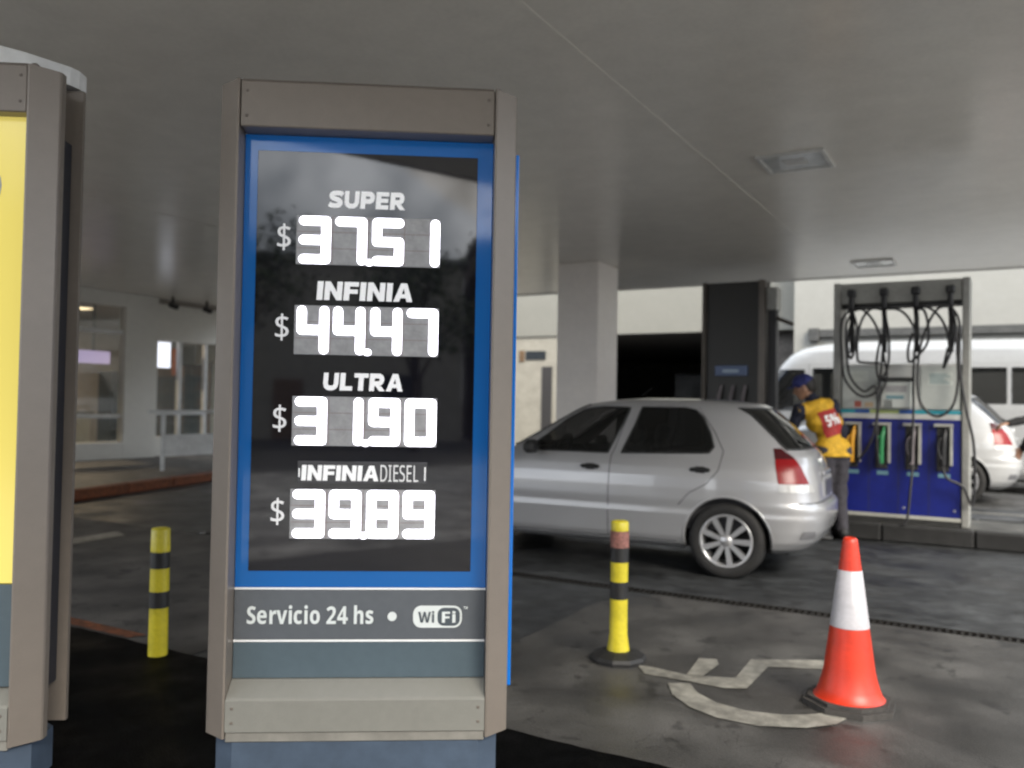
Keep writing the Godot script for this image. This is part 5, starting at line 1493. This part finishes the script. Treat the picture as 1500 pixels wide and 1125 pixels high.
# ---------------------------------------------------------------- setting
func lay_ground() -> void:
	var st := new_st()
	var far := 160.0
	var q := func(a0: float, a1: float, b0: float, b1: float) -> void:
		quad(st, Vector3(a0, 0, -b0), Vector3(a1, 0, -b0), Vector3(a1, 0, -b1), Vector3(a0, 0, -b1), Vector3(a0, -5, -b0))
	q.call(-far, far, -far, 5.86)
	q.call(-far, far, 5.99, far)
	q.call(-far, -7.0, 5.86, 5.99)
	q.call(7.0, far, 5.86, 5.99)
	station(struct("ground", done(st), M.asphalt))
	# pale paving sheets added out of view to bounce light onto the ceiling
	station(struct("bounce_apron", sheet([Vector2(-160, -1.7), Vector2(160, -1.7), Vector2(160, -10.0), Vector2(-160, -10.0)], 0.003), M.street))
	station(struct("bounce_yard", sheet([Vector2(1.9, -1.69), Vector2(60, -1.69), Vector2(60, 5.85), Vector2(1.9, 5.85)], 0.003), M.street))
	station(struct("bounce_side_yard", sheet([Vector2(4.3, 6.0), Vector2(60, 6.0), Vector2(60, 13.6), Vector2(4.3, 13.6)], 0.003), M.street))
	station(struct("back_yard", sheet([Vector2(-14.5, 13.6), Vector2(60, 13.6), Vector2(60, 19.3), Vector2(-14.5, 19.3)], 0.003), M.old_asphalt))
	# drainage trench with an iron grating
	var d := thing("drain_channel", "narrow iron drain grating running across the forecourt behind the cone", "drain", S(0, 0, 5.925), TURN)
	var tr := new_st()
	cbox(tr, Vector3(0, -0.125, 0), Vector3(14.0, 0.01, 0.13), 0.0)
	for s in [-1.0, 1.0]: cbox(tr, Vector3(0, -0.065, s * 0.067), Vector3(14.0, 0.13, 0.006), 0.0)
	put("trench", done(tr), M.void, d)
	for s in [-1.0, 1.0]:
		put("edge_rail", bx(-7.0, 7.0, -0.03, 0.004, s * 0.05, s * 0.0635, 0.002), M.iron, d)
	var bars := new_st()
	var n := 0
	var a := -6.98
	while a < 6.98:
		cbox(bars, Vector3(a, -0.012, 0), Vector3(0.016, 0.025, 0.10), 0.0)
		a += 0.042
	var bo := put("grating", done(bars), M.iron, d)
	bo.set_meta("kind", "stuff")
	# worn lighter concrete bay
	var rng := RandomNumberGenerator.new()
	rng.seed = 5
	var poly := []
	var walk := func(p: Vector2, r: Vector2, k: int, amp: float) -> void:
		for j in k: poly.append(p.lerp(r, float(j) / k) + Vector2(rng.randf_range(-amp, amp), rng.randf_range(-amp, amp)))
	walk.call(Vector2(-2.38, 3.02), Vector2(-2.41, 5.4), 14, 0.008)
	walk.call(Vector2(-2.41, 5.4), Vector2(-2.16, 5.84), 6, 0.02)
	poly.append(Vector2(-2.15, 5.85)); poly.append(Vector2(7.5, 5.85)); poly.append(Vector2(7.5, 3.0))
	station(struct("concrete_bay", sheet(poly, 0.004), M.slab))
	# near-black ground strip that carries the kiosks
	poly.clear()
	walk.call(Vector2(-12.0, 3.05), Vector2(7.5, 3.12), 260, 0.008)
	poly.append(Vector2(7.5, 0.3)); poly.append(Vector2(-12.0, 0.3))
	station(struct("black_strip", sheet(poly, 0.007), M.ground_black))
	station(struct("concrete_lane", sheet([Vector2(-10.2, 3.0), Vector2(-3.7, 3.0), Vector2(-3.7, 5.85), Vector2(-10.2, 5.85)], 0.0035), M.lane))
	var e := station(struct("painted_line", sheet([Vector2(-8.0, 3.10), Vector2(-4.25, 3.10), Vector2(-4.2, 3.19), Vector2(-8.0, 3.2)], 0.009), M.orange_paint))
	station(struct("bay_stripe", sheet([Vector2(-7.62, 4.86), Vector2(-7.70, 5.48), Vector2(-7.42, 5.36), Vector2(-7.34, 4.78)], 0.008), M.road_paint))
	# wheelchair symbol
	var sym := thing("wheelchair_symbol", "worn white wheelchair symbol painted on the concrete between bollard and cone", "road marking", Vector3.ZERO, TURN)
	var V := func(x: float, y: float) -> Vector2: return Vector2(x, y)
	put("figure", sheet([V.call(-1.65, 4.21), V.call(-1.56, 4.085), V.call(-1.333, 4.095), V.call(-1.162, 4.09), V.call(-1.065, 4.14), V.call(-1.06, 4.55), V.call(-0.70, 4.72), V.call(-0.73, 4.90), V.call(-1.17, 4.633), V.call(-1.155, 4.275), V.call(-1.36, 4.185), V.call(-1.548, 4.21)], 0.0085), M.road_paint, sym)
	put("arm", sheet([V.call(-1.377, 4.183), V.call(-1.300, 4.215), V.call(-1.290, 4.452), V.call(-1.325, 4.531), V.call(-1.413, 4.503)], 0.0090), M.road_paint, sym)
	put("wheel_arc", sheet([V.call(-1.413, 4.012), V.call(-1.337, 3.865), V.call(-1.218, 3.751), V.call(-1.074, 3.686), V.call(-0.899, 3.687), V.call(-0.721, 3.774), V.call(-0.617, 3.886), V.call(-0.579, 4.023), V.call(-0.66, 4.05), V.call(-0.72, 3.965), V.call(-0.825, 3.885), V.call(-0.982, 3.842), V.call(-1.129, 3.87), V.call(-1.246, 3.957), V.call(-1.323, 4.07)], 0.0085), M.road_paint, sym)

func island(called: String, label: String, a0: float, a1: float, b0: float, b1: float, h: float, face: Material, top: Material) -> void:
	var o := thing(called, label, "kerb", S((a0 + a1) / 2, 0, (b0 + b1) / 2), TURN)
	var w := (a1 - a0) / 2; var d := (b1 - b0) / 2
	put("slab", bx(-w + 0.14, w - 0.14, 0.0, h - 0.004, -d + 0.14, d - 0.14, 0.0), top, o)
	var n := maxi(2, roundi(2 * w / 0.9))
	for s in [-1.0, 1.0]:
		for k in n:
			var x0 := lerpf(-w, w, float(k) / n); var x1 := lerpf(-w, w, float(k + 1) / n)
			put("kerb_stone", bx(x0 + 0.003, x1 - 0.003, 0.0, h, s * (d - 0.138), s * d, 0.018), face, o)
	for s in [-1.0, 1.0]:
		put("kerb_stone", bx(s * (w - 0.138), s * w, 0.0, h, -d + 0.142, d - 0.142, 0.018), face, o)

func canopy() -> void:
	var c := thing("canopy", "wide low white canopy ceiling over the whole forecourt", "canopy", Vector3.ZERO, TURN)
	var cuts := [-16.0, -8.15, -2.15, 1.3]
	for k in cuts.size() - 1:
		put("ceiling_panel", sbox(cuts[k] + 0.004, cuts[k + 1] - 0.004, 3.40, 3.46, -1.10, 13.90, 0.006), M.ceiling, c)
		if k > 0: put("joint_strip", sbox(cuts[k] - 0.02, cuts[k] + 0.02, 3.3965, 3.3995, -1.09, 13.89, 0.002), M.ceiling, c)
	put("edge_trim", sbox(-16.0, 1.3, 3.385, 3.50, -1.16, -1.105, 0.006), M.ceiling_trim, c)
	put("edge_trim", sbox(-16.0, 1.3, 3.385, 3.50, 13.905, 13.96, 0.006), M.ceiling_trim, c)
	put("fascia", sbox(-16.0, 1.36, 3.505, 4.2, -1.22, -1.10, 0.01), M.fascia_blue, c)
	put("fascia", sbox(-16.0, 1.36, 3.505, 4.2, 13.9, 14.02, 0.01), M.fascia_blue, c)
	put("fascia", sbox(1.305, 1.36, 3.385, 3.50, -1.10, 13.9, 0.006), M.ceiling_trim, c)
	put("roof", sbox(-16.0, 1.3, 3.50, 3.60, -1.09, 13.89, 0.0), M.ceiling_trim, c)
	for l in [[-1.5, 7.21, "flat square ceiling lamp, unlit, nearer of the two above the pump lane"], [-1.58, 12.73, "flat square ceiling lamp, unlit, just above the fuel dispenser"]]:
		var f := thing("ceiling_lamp", l[2], "ceiling lamp", S(l[0], 3.4, l[1]), TURN, "unlit ceiling lamps")
		for s in [-1.0, 1.0]:
			put("frame_bar", bx(-0.27, 0.27, -0.022, -0.0005, s * 0.235, s * 0.27, 0.004), M.fixture, f)
			put("frame_bar", bx(s * 0.235, s * 0.27, -0.022, -0.0005, -0.2345, 0.2345, 0.004), M.fixture, f)
		put("lens", bx(-0.234, 0.234, -0.010, -0.0005, -0.234, 0.234, 0.002), M.fixture_lens, f)
		put("reflector", bx(-0.09, 0.09, -0.016, -0.0105, -0.09, 0.09, 0.004), M.fixture, f)

func column() -> void:
	var c := thing("column", "square white painted column standing behind the silver hatchback", "column", Vector3.ZERO, TURN)
	put("shaft", sbox(-5.63, -4.98, 0.14, 3.399, 11.03, 11.73, 0.012), M.column_paint, c)
	put("skirting", sbox(-5.65, -4.96, 0.14, 0.34, 11.01, 11.75, 0.008), M.dark_trim, c)

func shop() -> void:
	# wall along a = -14.9 with one window, then a glazed front set back a little
	var s := thing("shop_building", "white shop building with large windows at the left under the canopy", "building", Vector3.ZERO, TURN)
	var A := -14.9
	put("wall", sbox(A - 0.2, A, 0.15, 3.395, 3.0, 9.60, 0.0), M.white_wall, s)
	put("wall", sbox(A - 0.2, A, 0.15, 0.48, 9.602, 10.66, 0.004), M.white_wall, s)
	put("wall", sbox(A - 0.2, A, 3.12, 3.395, 9.602, 10.66, 0.004), M.white_wall, s)
	put("pier", sbox(A - 0.2, A, 0.15, 3.395, 10.662, 11.40, 0.006), M.white_wall, s)
	var w := put("window", sbox(A - 0.11, A - 0.10, 0.48, 3.12, 9.603, 10.659, 0.0), M.shop_glass, s)
	for y in [0.98, 2.62]: put("mullion", sbox(A - 0.15, A - 0.06, y - 0.035, y + 0.035, 9.604, 10.658, 0.004), M.white_paint, w)
	var B := A - 0.25
	put("lintel", sbox(B - 0.15, B, 2.55, 3.395, 11.402, 16.5, 0.006), M.white_wall, s)
	put("sill_wall", sbox(B - 0.15, B, 0.15, 0.55, 11.402, 16.5, 0.006), M.white_wall, s)
	for b in [11.46, 12.18, 12.85, 13.9, 15.0, 16.4]:
		put("mullion", sbox(B - 0.12, B - 0.03, 0.552, 2.548, b - 0.04, b + 0.04, 0.004), M.white_paint, s)
	var g := put("window", sbox(B - 0.08, B - 0.07, 0.552, 2.548, 11.41, 16.4, 0.0), M.shop_glass, s)
	put("transom", sbox(B - 0.12, B - 0.03, 1.0, 1.06, 11.502, 12.138, 0.004), M.white_paint, g)
	put("transom", sbox(B - 0.12, B - 0.03, 1.0, 1.06, 12.222, 12.808, 0.004), M.white_paint, g)
	put("back_wall", sbox(-20.2, -20.0, 0.0, 3.4, 3.0, 18.0, 0.0), M.shop_wall, s)
	put("end_wall", sbox(-20.0, A, 0.0, 3.395, 2.8, 2.998, 0.0), M.shop_wall, s)
	put("end_wall", sbox(-20.0, A, 0.0, 3.395, 16.55, 16.75, 0.0), M.white_wall, s)
	put("floor", sbox(-20.0, A - 0.01, 0.10, 0.152, 3.0, 16.5, 0.0), M.shop_floor, s)
	put("shop_ceiling", sbox(-20.2, A - 0.2, 3.30, 3.39, 3.0, 16.5, 0.0), M.shop_wall, s)
	# things inside
	var k := thing("shop_counter", "cream counter with dark top inside the left shop window", "counter", Vector3.ZERO, TURN)
	put("front", sbox(-16.9, -16.3, 0.152, 1.0, 8.6, 10.9, 0.01), M.shop_cream, k)
	put("top", sbox(-16.95, -16.25, 1.002, 1.05, 8.55, 10.95, 0.008), M.shop_dark, k)
	var r := thing("coffee_machine", "dark machine standing on the cream shop counter", "machine", S(-16.6, 1.05, 9.75), TURN)
	put("housing", bx(-0.25, 0.25, 0.0, 0.75, -0.35, 0.35, 0.03), M.shop_dark, r)
	put("hopper", bx(-0.15, 0.15, 0.752, 0.98, -0.2, 0.2, 0.05), M.shop_dark, r)
	put("drip_tray", bx(0.252, 0.34, 0.05, 0.09, -0.25, 0.25, 0.01), M.alloy, r)
	var scr := thing("menu_screen", "pale lilac menu screen glowing behind the left shop window", "screen", S(-15.75, 0, 10.55), TURN)
	put("screen_panel", bx(-0.02, 0.02, 2.02, 2.27, -0.36, 0.36, 0.005), M.shop_screen, scr)
	put("screen_hanger", bx(-0.015, 0.015, 2.272, 3.30, -0.02, 0.02, 0.0), M.shop_dark, scr)
	var lb := thing("light_box", "bright white light box hanging inside the glazed shop entrance", "light box", S(-15.55, 0, 12.0), TURN)
	put("light_panel", bx(-0.03, 0.03, 2.0, 2.54, -0.19, 0.19, 0.005), M.shop_lightbox, lb)
	put("light_hanger", bx(-0.015, 0.015, 2.542, 3.30, -0.015, 0.015, 0.0), M.shop_dark, lb)
	var lm := thing("shop_lamp", "small warm ceiling lamp seen through the left shop window", "lamp", S(-17.2, 3.3, 11.2), TURN)
	put("lamp_body", bx(-0.22, 0.22, -0.05, 0.0, -0.22, 0.22, 0.01), M.white_paint, lm)
	put("lamp_glow", bx(-0.19, 0.19, -0.06, -0.051, -0.19, 0.19, 0.004), M.shop_lamp, lm)
	var li := AreaLight3D.new()
	li.name = "shop_lamp_light"
	li.area_size = Vector2(0.38, 0.38)
	li.light_color = Color(1.0, 0.9, 0.74)
	li.light_energy = 2.6
	li.area_range = 12.0
	li.shadow_enabled = true
	add_child(li)
	li.position = S(-17.2, 3.22, 11.2)
	li.rotation.x = -PI / 2
	for q in [[-16.4, 11.75, 1.75, M.shop_dark, "tall dark display rack inside the shop entrance"], [-17.6, 13.6, 2.0, M.shop_wood, "brown wooden shelf at the back of the shop"], [-18.6, 15.0, 2.1, M.shop_wood, "brown shelf far back behind the shop entrance"]]:
		var sh := thing("shop_shelf", q[4], "shelf", S(q[0], 0.152, q[1]), TURN, "shelves inside the shop")
		for e in [-1.0, 1.0]: put("side", bx(-0.22, 0.22, 0.0, q[2], e * 0.45, e * 0.48, 0.004), q[3], sh)
		put("back", bx(-0.22, -0.19, 0.0, q[2], -0.449, 0.449, 0.0), q[3], sh)
		for y in 5: put("shelf", bx(-0.188, 0.22, q[2] * (y + 0.5) / 5.3, q[2] * (y + 0.5) / 5.3 + 0.03, -0.448, 0.448, 0.003), q[3], sh)
	var op := thing("shop_poster", "orange hanging poster next to the bright light box", "poster", S(-15.6, 0, 12.42), TURN)
	put("sheet", bx(-0.006, 0.006, 1.85, 2.42, -0.12, 0.12, 0.002), M.shop_orange, op)
	put("poster_hanger", bx(-0.008, 0.008, 2.421, 3.30, -0.01, 0.01, 0.0), M.shop_dark, op)
	var dr := thing("inner_door", "pale wooden inner door at the back of the shop", "door", S(-17.4, 0.152, 15.2), TURN)
	put("leaf", bx(-0.03, 0.03, 0.0, 2.05, -0.30, 0.30, 0.006), M.shop_cream, dr)
	put("door_frame", bx(-0.05, 0.05, 0.0, 2.15, 0.302, 0.38, 0.006), M.shop_wood, dr)
	put("door_frame", bx(-0.05, 0.05, 0.0, 2.15, -0.38, -0.302, 0.006), M.shop_wood, dr)
	# railing by the kerb
	var ra := thing("railing", "white metal railing with a low board in front of the shop", "railing", S(-12.1, 0.0, 9.4), TURN)
	for z in [0.0, -1.25, -2.5]: put("post", bx(-0.025, 0.025, 0.12, 1.10, z - 0.03, z + 0.03, 0.006), M.white_paint, ra)
	put("top_rail", bx(-0.03, 0.03, 1.102, 1.15, -2.55, 0.3, 0.01), M.white_paint, ra)
	put("board", bx(0.027, 0.05, 0.38, 0.74, -2.54, 0.0, 0.006), M.white_paint, ra)
	for q in [[11.45, "small dark camera under the ceiling by the shop pier"], [12.3, "small dark camera under the ceiling above the shop entrance"]]:
		var cam := thing("security_camera", q[1], "camera", S(-14.55, 3.4, q[0]), TURN, "ceiling cameras by the shop")
		put("bracket", bx(-0.02, 0.02, -0.14, 0.0, -0.02, 0.02, 0.004), M.shop_dark, cam)
		put("housing", box_mesh(Vector3(0.03, -0.19, 0), Vector3(0.24, 0.10, 0.10), 0.02, Basis(Vector3(0, 0, 1), -0.3)), M.shop_dark, cam)
	# pavement in front of the shop with an orange kerb
	var pv := station(struct("pavement", null, M.paving)) as MeshInstance3D
	var pst := new_st()
	var edge := [Vector2(-9.3, 3.0), Vector2(-10.34, 6.71), Vector2(-11.25, 9.7), Vector2(-12.1, 12.6), Vector2(-13.3, 16.5)]
	for j in 4:
		var p: Vector2 = edge[j]; var q2: Vector2 = edge[j + 1]
		quad(pst, Vector3(p.x - 0.14, 0.148, -p.y), Vector3(q2.x - 0.14, 0.148, -q2.y), Vector3(-14.9, 0.148, -q2.y), Vector3(-14.9, 0.148, -p.y), Vector3(-12, -3, -6))
	pv.mesh = done(pst)
	var kb := thing("shop_kerb", "orange painted kerb along the shop pavement", "kerb", Vector3.ZERO, TURN)
	for j in 4:
		var p: Vector2 = edge[j]; var q2: Vector2 = edge[j + 1]
		var n := roundi(p.distance_to(q2) / 1.0)
		for i in n:
			var a := p.lerp(q2, float(i) / n); var b := p.lerp(q2, float(i + 1) / n)
			var m := (a + b) * 0.5
			var dir := b - a
			put("kerb_stone", box_mesh(Vector3(m.x - 0.07, 0.077, -m.y), Vector3(0.14, 0.154, dir.length() - 0.006), 0.015, Basis(Vector3.UP, atan2(dir.x, -dir.y))), M.orange_paint, kb)

func back_buildings() -> void:
	var b := thing("garage_building", "cream fronted building with dark open bays beyond the canopy", "building", Vector3.ZERO, TURN)
	put("fascia", sbox(-14.5, -4.07, 3.16, 5.6, 20.0, 20.3, 0.01), M.cream_wall, b)
	put("wall", sbox(-14.5, -9.9, 0.0, 3.158, 20.05, 20.25, 0.0), M.tan_wall, b)
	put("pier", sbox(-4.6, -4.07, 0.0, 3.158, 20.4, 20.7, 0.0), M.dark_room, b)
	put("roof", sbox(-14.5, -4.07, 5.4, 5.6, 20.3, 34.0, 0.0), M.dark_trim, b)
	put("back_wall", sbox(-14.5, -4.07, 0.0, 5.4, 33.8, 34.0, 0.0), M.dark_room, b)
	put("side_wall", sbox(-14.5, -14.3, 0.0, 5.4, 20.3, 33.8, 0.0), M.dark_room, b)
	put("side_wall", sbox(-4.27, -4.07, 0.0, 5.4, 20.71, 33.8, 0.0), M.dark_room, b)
	put("gap_wall", sbox(-15.1, -14.9, 0.0, 5.6, 16.76, 20.3, 0.0), M.tan_wall, b)  # unseen wall added to close a gap where light leaked in
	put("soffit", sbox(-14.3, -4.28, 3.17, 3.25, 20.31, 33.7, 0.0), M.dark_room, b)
	var w := put("window", sbox(-11.15, -10.55, 2.55, 2.78, 20.02, 20.048, 0.004), M.window_dark, b)
	put("door", sbox(-10.65, -10.35, 0.0, 2.36, 20.02, 20.048, 0.004), M.shop_dark, b)
	put("notice", sbox(-11.35, -11.2, 2.5, 2.8, 20.02, 20.048, 0.002), M.shop_wood, b)
	for q in [[-8.1, 0.5, 2.35, "dark steel locker standing in the garage bay"], [-7.2, 0.9, 2.1, "dark tool cabinet at the back of the garage bay"], [-6.6, 0.35, 2.0, "narrow dark cupboard right of the tool cabinet"]]:
		var lk := thing("garage_locker", q[3], "cabinet", S(q[0], 0, 25.0), TURN, "cabinets in the garage bay")
		put("carcass", bx(-q[1], q[1], 0.0, q[2], -0.3, 0.3, 0.02), M.dark_trim, lk)
		for s in [-1.0, 1.0]: put("cabinet_door", bx(s * q[1] * 0.02, s * q[1] * 0.97, 0.08, q[2] - 0.05, 0.302, 0.32, 0.01), M.dark_trim, lk)
	var w2 := thing("white_building", "plain white building with a dark grey band behind the fuel dispenser", "building", Vector3.ZERO, TURN)
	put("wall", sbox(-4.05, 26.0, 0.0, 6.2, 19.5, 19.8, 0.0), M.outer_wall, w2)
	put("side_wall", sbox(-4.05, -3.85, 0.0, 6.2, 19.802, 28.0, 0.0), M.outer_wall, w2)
	put("grey_band", sbox(-3.5, 26.0, 2.92, 3.09, 19.38, 19.499, 0.01), M.dark_trim, w2)
	put("band_end", sbox(-3.72, -3.502, 2.84, 3.12, 19.36, 19.499, 0.01), M.dark_trim, w2)
	put("roof", sbox(-3.84, 26.0, 6.0, 6.2, 19.802, 28.0, 0.0), M.dark_trim, w2)

func across_street() -> void:
	var spots := [[-9.0, 13.5, 7.6], [-4.6, 17.0, 7.0], [3.6, 13.5, 6.2], [8.5, 17.0, 7.4], [0.2, 18.0, 5.8]]
	var words := ["tallest leafy tree across the street, far left behind the photographer", "leafy tree left of the smallest one across the street", "leafy tree right of the smallest one across the street", "broad leafy tree far right behind the photographer", "smallest leafy tree across the street, mirrored in the price panel"]
	for k in 5: leaf_tree(words[k], Vector3(spots[k][0], 0, spots[k][1]), spots[k][2], 40 + k)
	var i := 0
	for q in [[-16.0, 11.0, 7.6, M.brick, "tall brown brick house across the street behind the photographer"], [-4.0, 12.0, 6.2, M.tan_wall, "tan house across the street between two brick ones"], [8.5, 12.0, 7.0, M.brick, "wide brick house across the street on the right"], [22.0, 14.0, 6.6, M.tan_wall, "tan house farthest right across the street"]]:
		var h := thing("street_house", q[4], "house", Vector3(q[0], 0, 24.0), 0.0, "houses across the street")
		var w: float = q[1] / 2
		put("wall", bx(-w, w, 0.0, q[2], 0.0, 6.0, 0.0), q[3], h)
		put("roof", bx(-w - 0.2, w + 0.2, q[2] + 0.002, q[2] + 0.25, -0.2, 6.2, 0.02), M.dark_trim, h)
		put("door", bx(-0.5, 0.5, 0.0, 2.1, -0.06, -0.002, 0.01), M.shop_wood, h)
		for x in [-0.65, 0.65]:
			var wn := put("window", bx(w * x - 0.7, w * x + 0.7, 0.95, 2.3, -0.05, -0.002, 0.01), M.window_dark, h)
			put("sill", bx(w * x - 0.8, w * x + 0.8, 0.88, 0.948, -0.12, -0.002, 0.01), M.white_paint, wn)

# ---------------------------------------------------------------- scene
func _ready() -> void:
	var cam := Camera3D.new()
	cam.name = "camera"
	add_child(cam)
	cam.position = Vector3(0, 1.35, 0)
	cam.basis = Basis(Vector3.RIGHT, atan(29.5 / 1250.0)) * Basis(Vector3(0, 0, 1), deg_to_rad(1.0))
	cam.fov = rad_to_deg(2.0 * atan(562.5 / 1250.0))
	cam.near = 0.05
	cam.far = 400.0
	cam.current = true
	# a phone lens focused a little short: everything is slightly soft
	var lens := CameraAttributesPhysical.new()
	lens.frustum_focal_length = 12.0 / 0.45
	lens.frustum_focus_distance = 1.75
	lens.frustum_near = 0.05
	lens.frustum_far = 400.0
	lens.exposure_aperture = 3.0
	cam.attributes = lens
	var env := Environment.new()
	env.background_mode = Environment.BG_SKY
	var sky := Sky.new()
	var sm := ProceduralSkyMaterial.new()
	sm.sky_top_color = lin(0.38, 0.43, 0.50)
	sm.sky_horizon_color = lin(0.42, 0.44, 0.46)
	sm.sky_curve = 0.25
	sm.ground_bottom_color = lin(0.10, 0.10, 0.10)
	sm.ground_horizon_color = lin(0.35, 0.36, 0.37)
	sm.sun_angle_max = 1.0
	var cn := FastNoiseLite.new()
	cn.seed = 9
	cn.frequency = 0.03
	cn.fractal_octaves = 6
	var ci := cn.get_seamless_image(1024, 512)
	ci.convert(Image.FORMAT_L8)
	var cb := ci.get_data()
	var co := Image.create_empty(1024, 512, false, Image.FORMAT_RGBA8)
	for y in 512:
		for x in 1024:
			var v := clampf((cb[y * 1024 + x] / 255.0 - 0.40) * 3.2, 0.0, 1.0)
			co.set_pixel(x, y, Color(0.8, 0.8, 0.8, v))
	sm.sky_cover = ImageTexture.create_from_image(co)
	sm.sky_cover_modulate = Color(1.0, 1.0, 1.0)
	sky.sky_material = sm
	env.sky = sky
	env.background_energy_multiplier = 1.0
	env.tonemap_mode = Environment.TONE_MAPPER_LINEAR
	env.tonemap_exposure = 4.6
	env.sdfgi_enabled = true
	env.ssao_enabled = true
	env.ssil_enabled = true
	var we := WorldEnvironment.new()
	we.name = "world_environment"
	we.environment = env
	add_child(we)
	var sun := DirectionalLight3D.new()
	sun.name = "sun"
	sun.light_energy = 0.42
	sun.light_color = Color(1.0, 0.97, 0.92)
	sun.light_angular_distance = 30.0
	sun.shadow_enabled = true
	add_child(sun)
	sun.look_at_from_position(Vector3(5.5, 11, 13), Vector3.ZERO)

	make_materials()
	lay_ground()
	canopy()
	column()
	shop()
	back_buildings()
	across_street()
	island("pump_island", "dark kerbed island under the grey fuel dispenser", -1.95, 4.0, 9.58, 10.75, 0.18, M.kerb, M.kerb_top)
	island("column_island", "kerbed island that carries the white column and the dark totem", -6.3, -2.4, 10.8, 12.7, 0.14, M.kerb, M.kerb_top)
	station(struct("lane_stripe", sheet([Vector2(-0.6, 13.0), Vector2(3.0, 13.0), Vector2(3.0, 13.13), Vector2(-0.6, 13.13)], 0.006), M.road_paint))

	price_sign()
	yellow_kiosk()
	fuel_pump()
	dark_totem()

	var hs := hatch_spec()
	var hm := shell(hs)
	var car := make_vehicle("parked_car", "silver five door hatchback parked beside the fuel dispenser", "car", hs, M.silver, hm)
	car.set_meta("paint", M.silver)
	fit_out_hatch(car, hs)
	car.remove_meta("paint")
	car.rotation.y = deg_to_rad(-27.0)
	car.position = Vector3(1.71, 0, -6.77) - car.basis * Vector3(0, 0, 0.80)
	var car2 := make_vehicle("parked_car", "white hatchback half hidden behind the right side of the dispenser", "car", hs, M.car_white, hm)
	car2.set_meta("paint", M.car_white)
	fit_out_hatch(car2, hs)
	car2.remove_meta("paint")
	car2.rotation.y = TURN
	car2.scale = Vector3(1.1, 1.16, 1.1)
	car2.position = S(-0.55, 0, 14.95)
	var vs := van_spec()
	var van := make_vehicle("parked_van", "tall white van standing in front of the white building", "van", vs, M.van_white, shell(vs))
	van.rotation.y = TURN
	van.position = S(-0.85, 0, 17.25)

	attendant()
	customer()
	bollard("yellow and black bollard with torn red sticker near the wheelchair symbol", S(-1.77, 0.004, 4.24), [[0.054, 0.326, false], [0.326, 0.417, true], [0.417, 0.52, false], [0.52, 0.684, true], [0.684, 0.728, false]], true, 0.0)
	bollard("yellow and black bollard between the two kiosks on the left", Vector3(-1.83, 0.006, -4.50), [[0.0, 0.25, false], [0.25, 0.335, true], [0.335, 0.455, false], [0.455, 0.54, true], [0.54, 0.655, false]], false, 0.0, false)
	traffic_cone(Vector3(1.56, 0.004, -3.92))
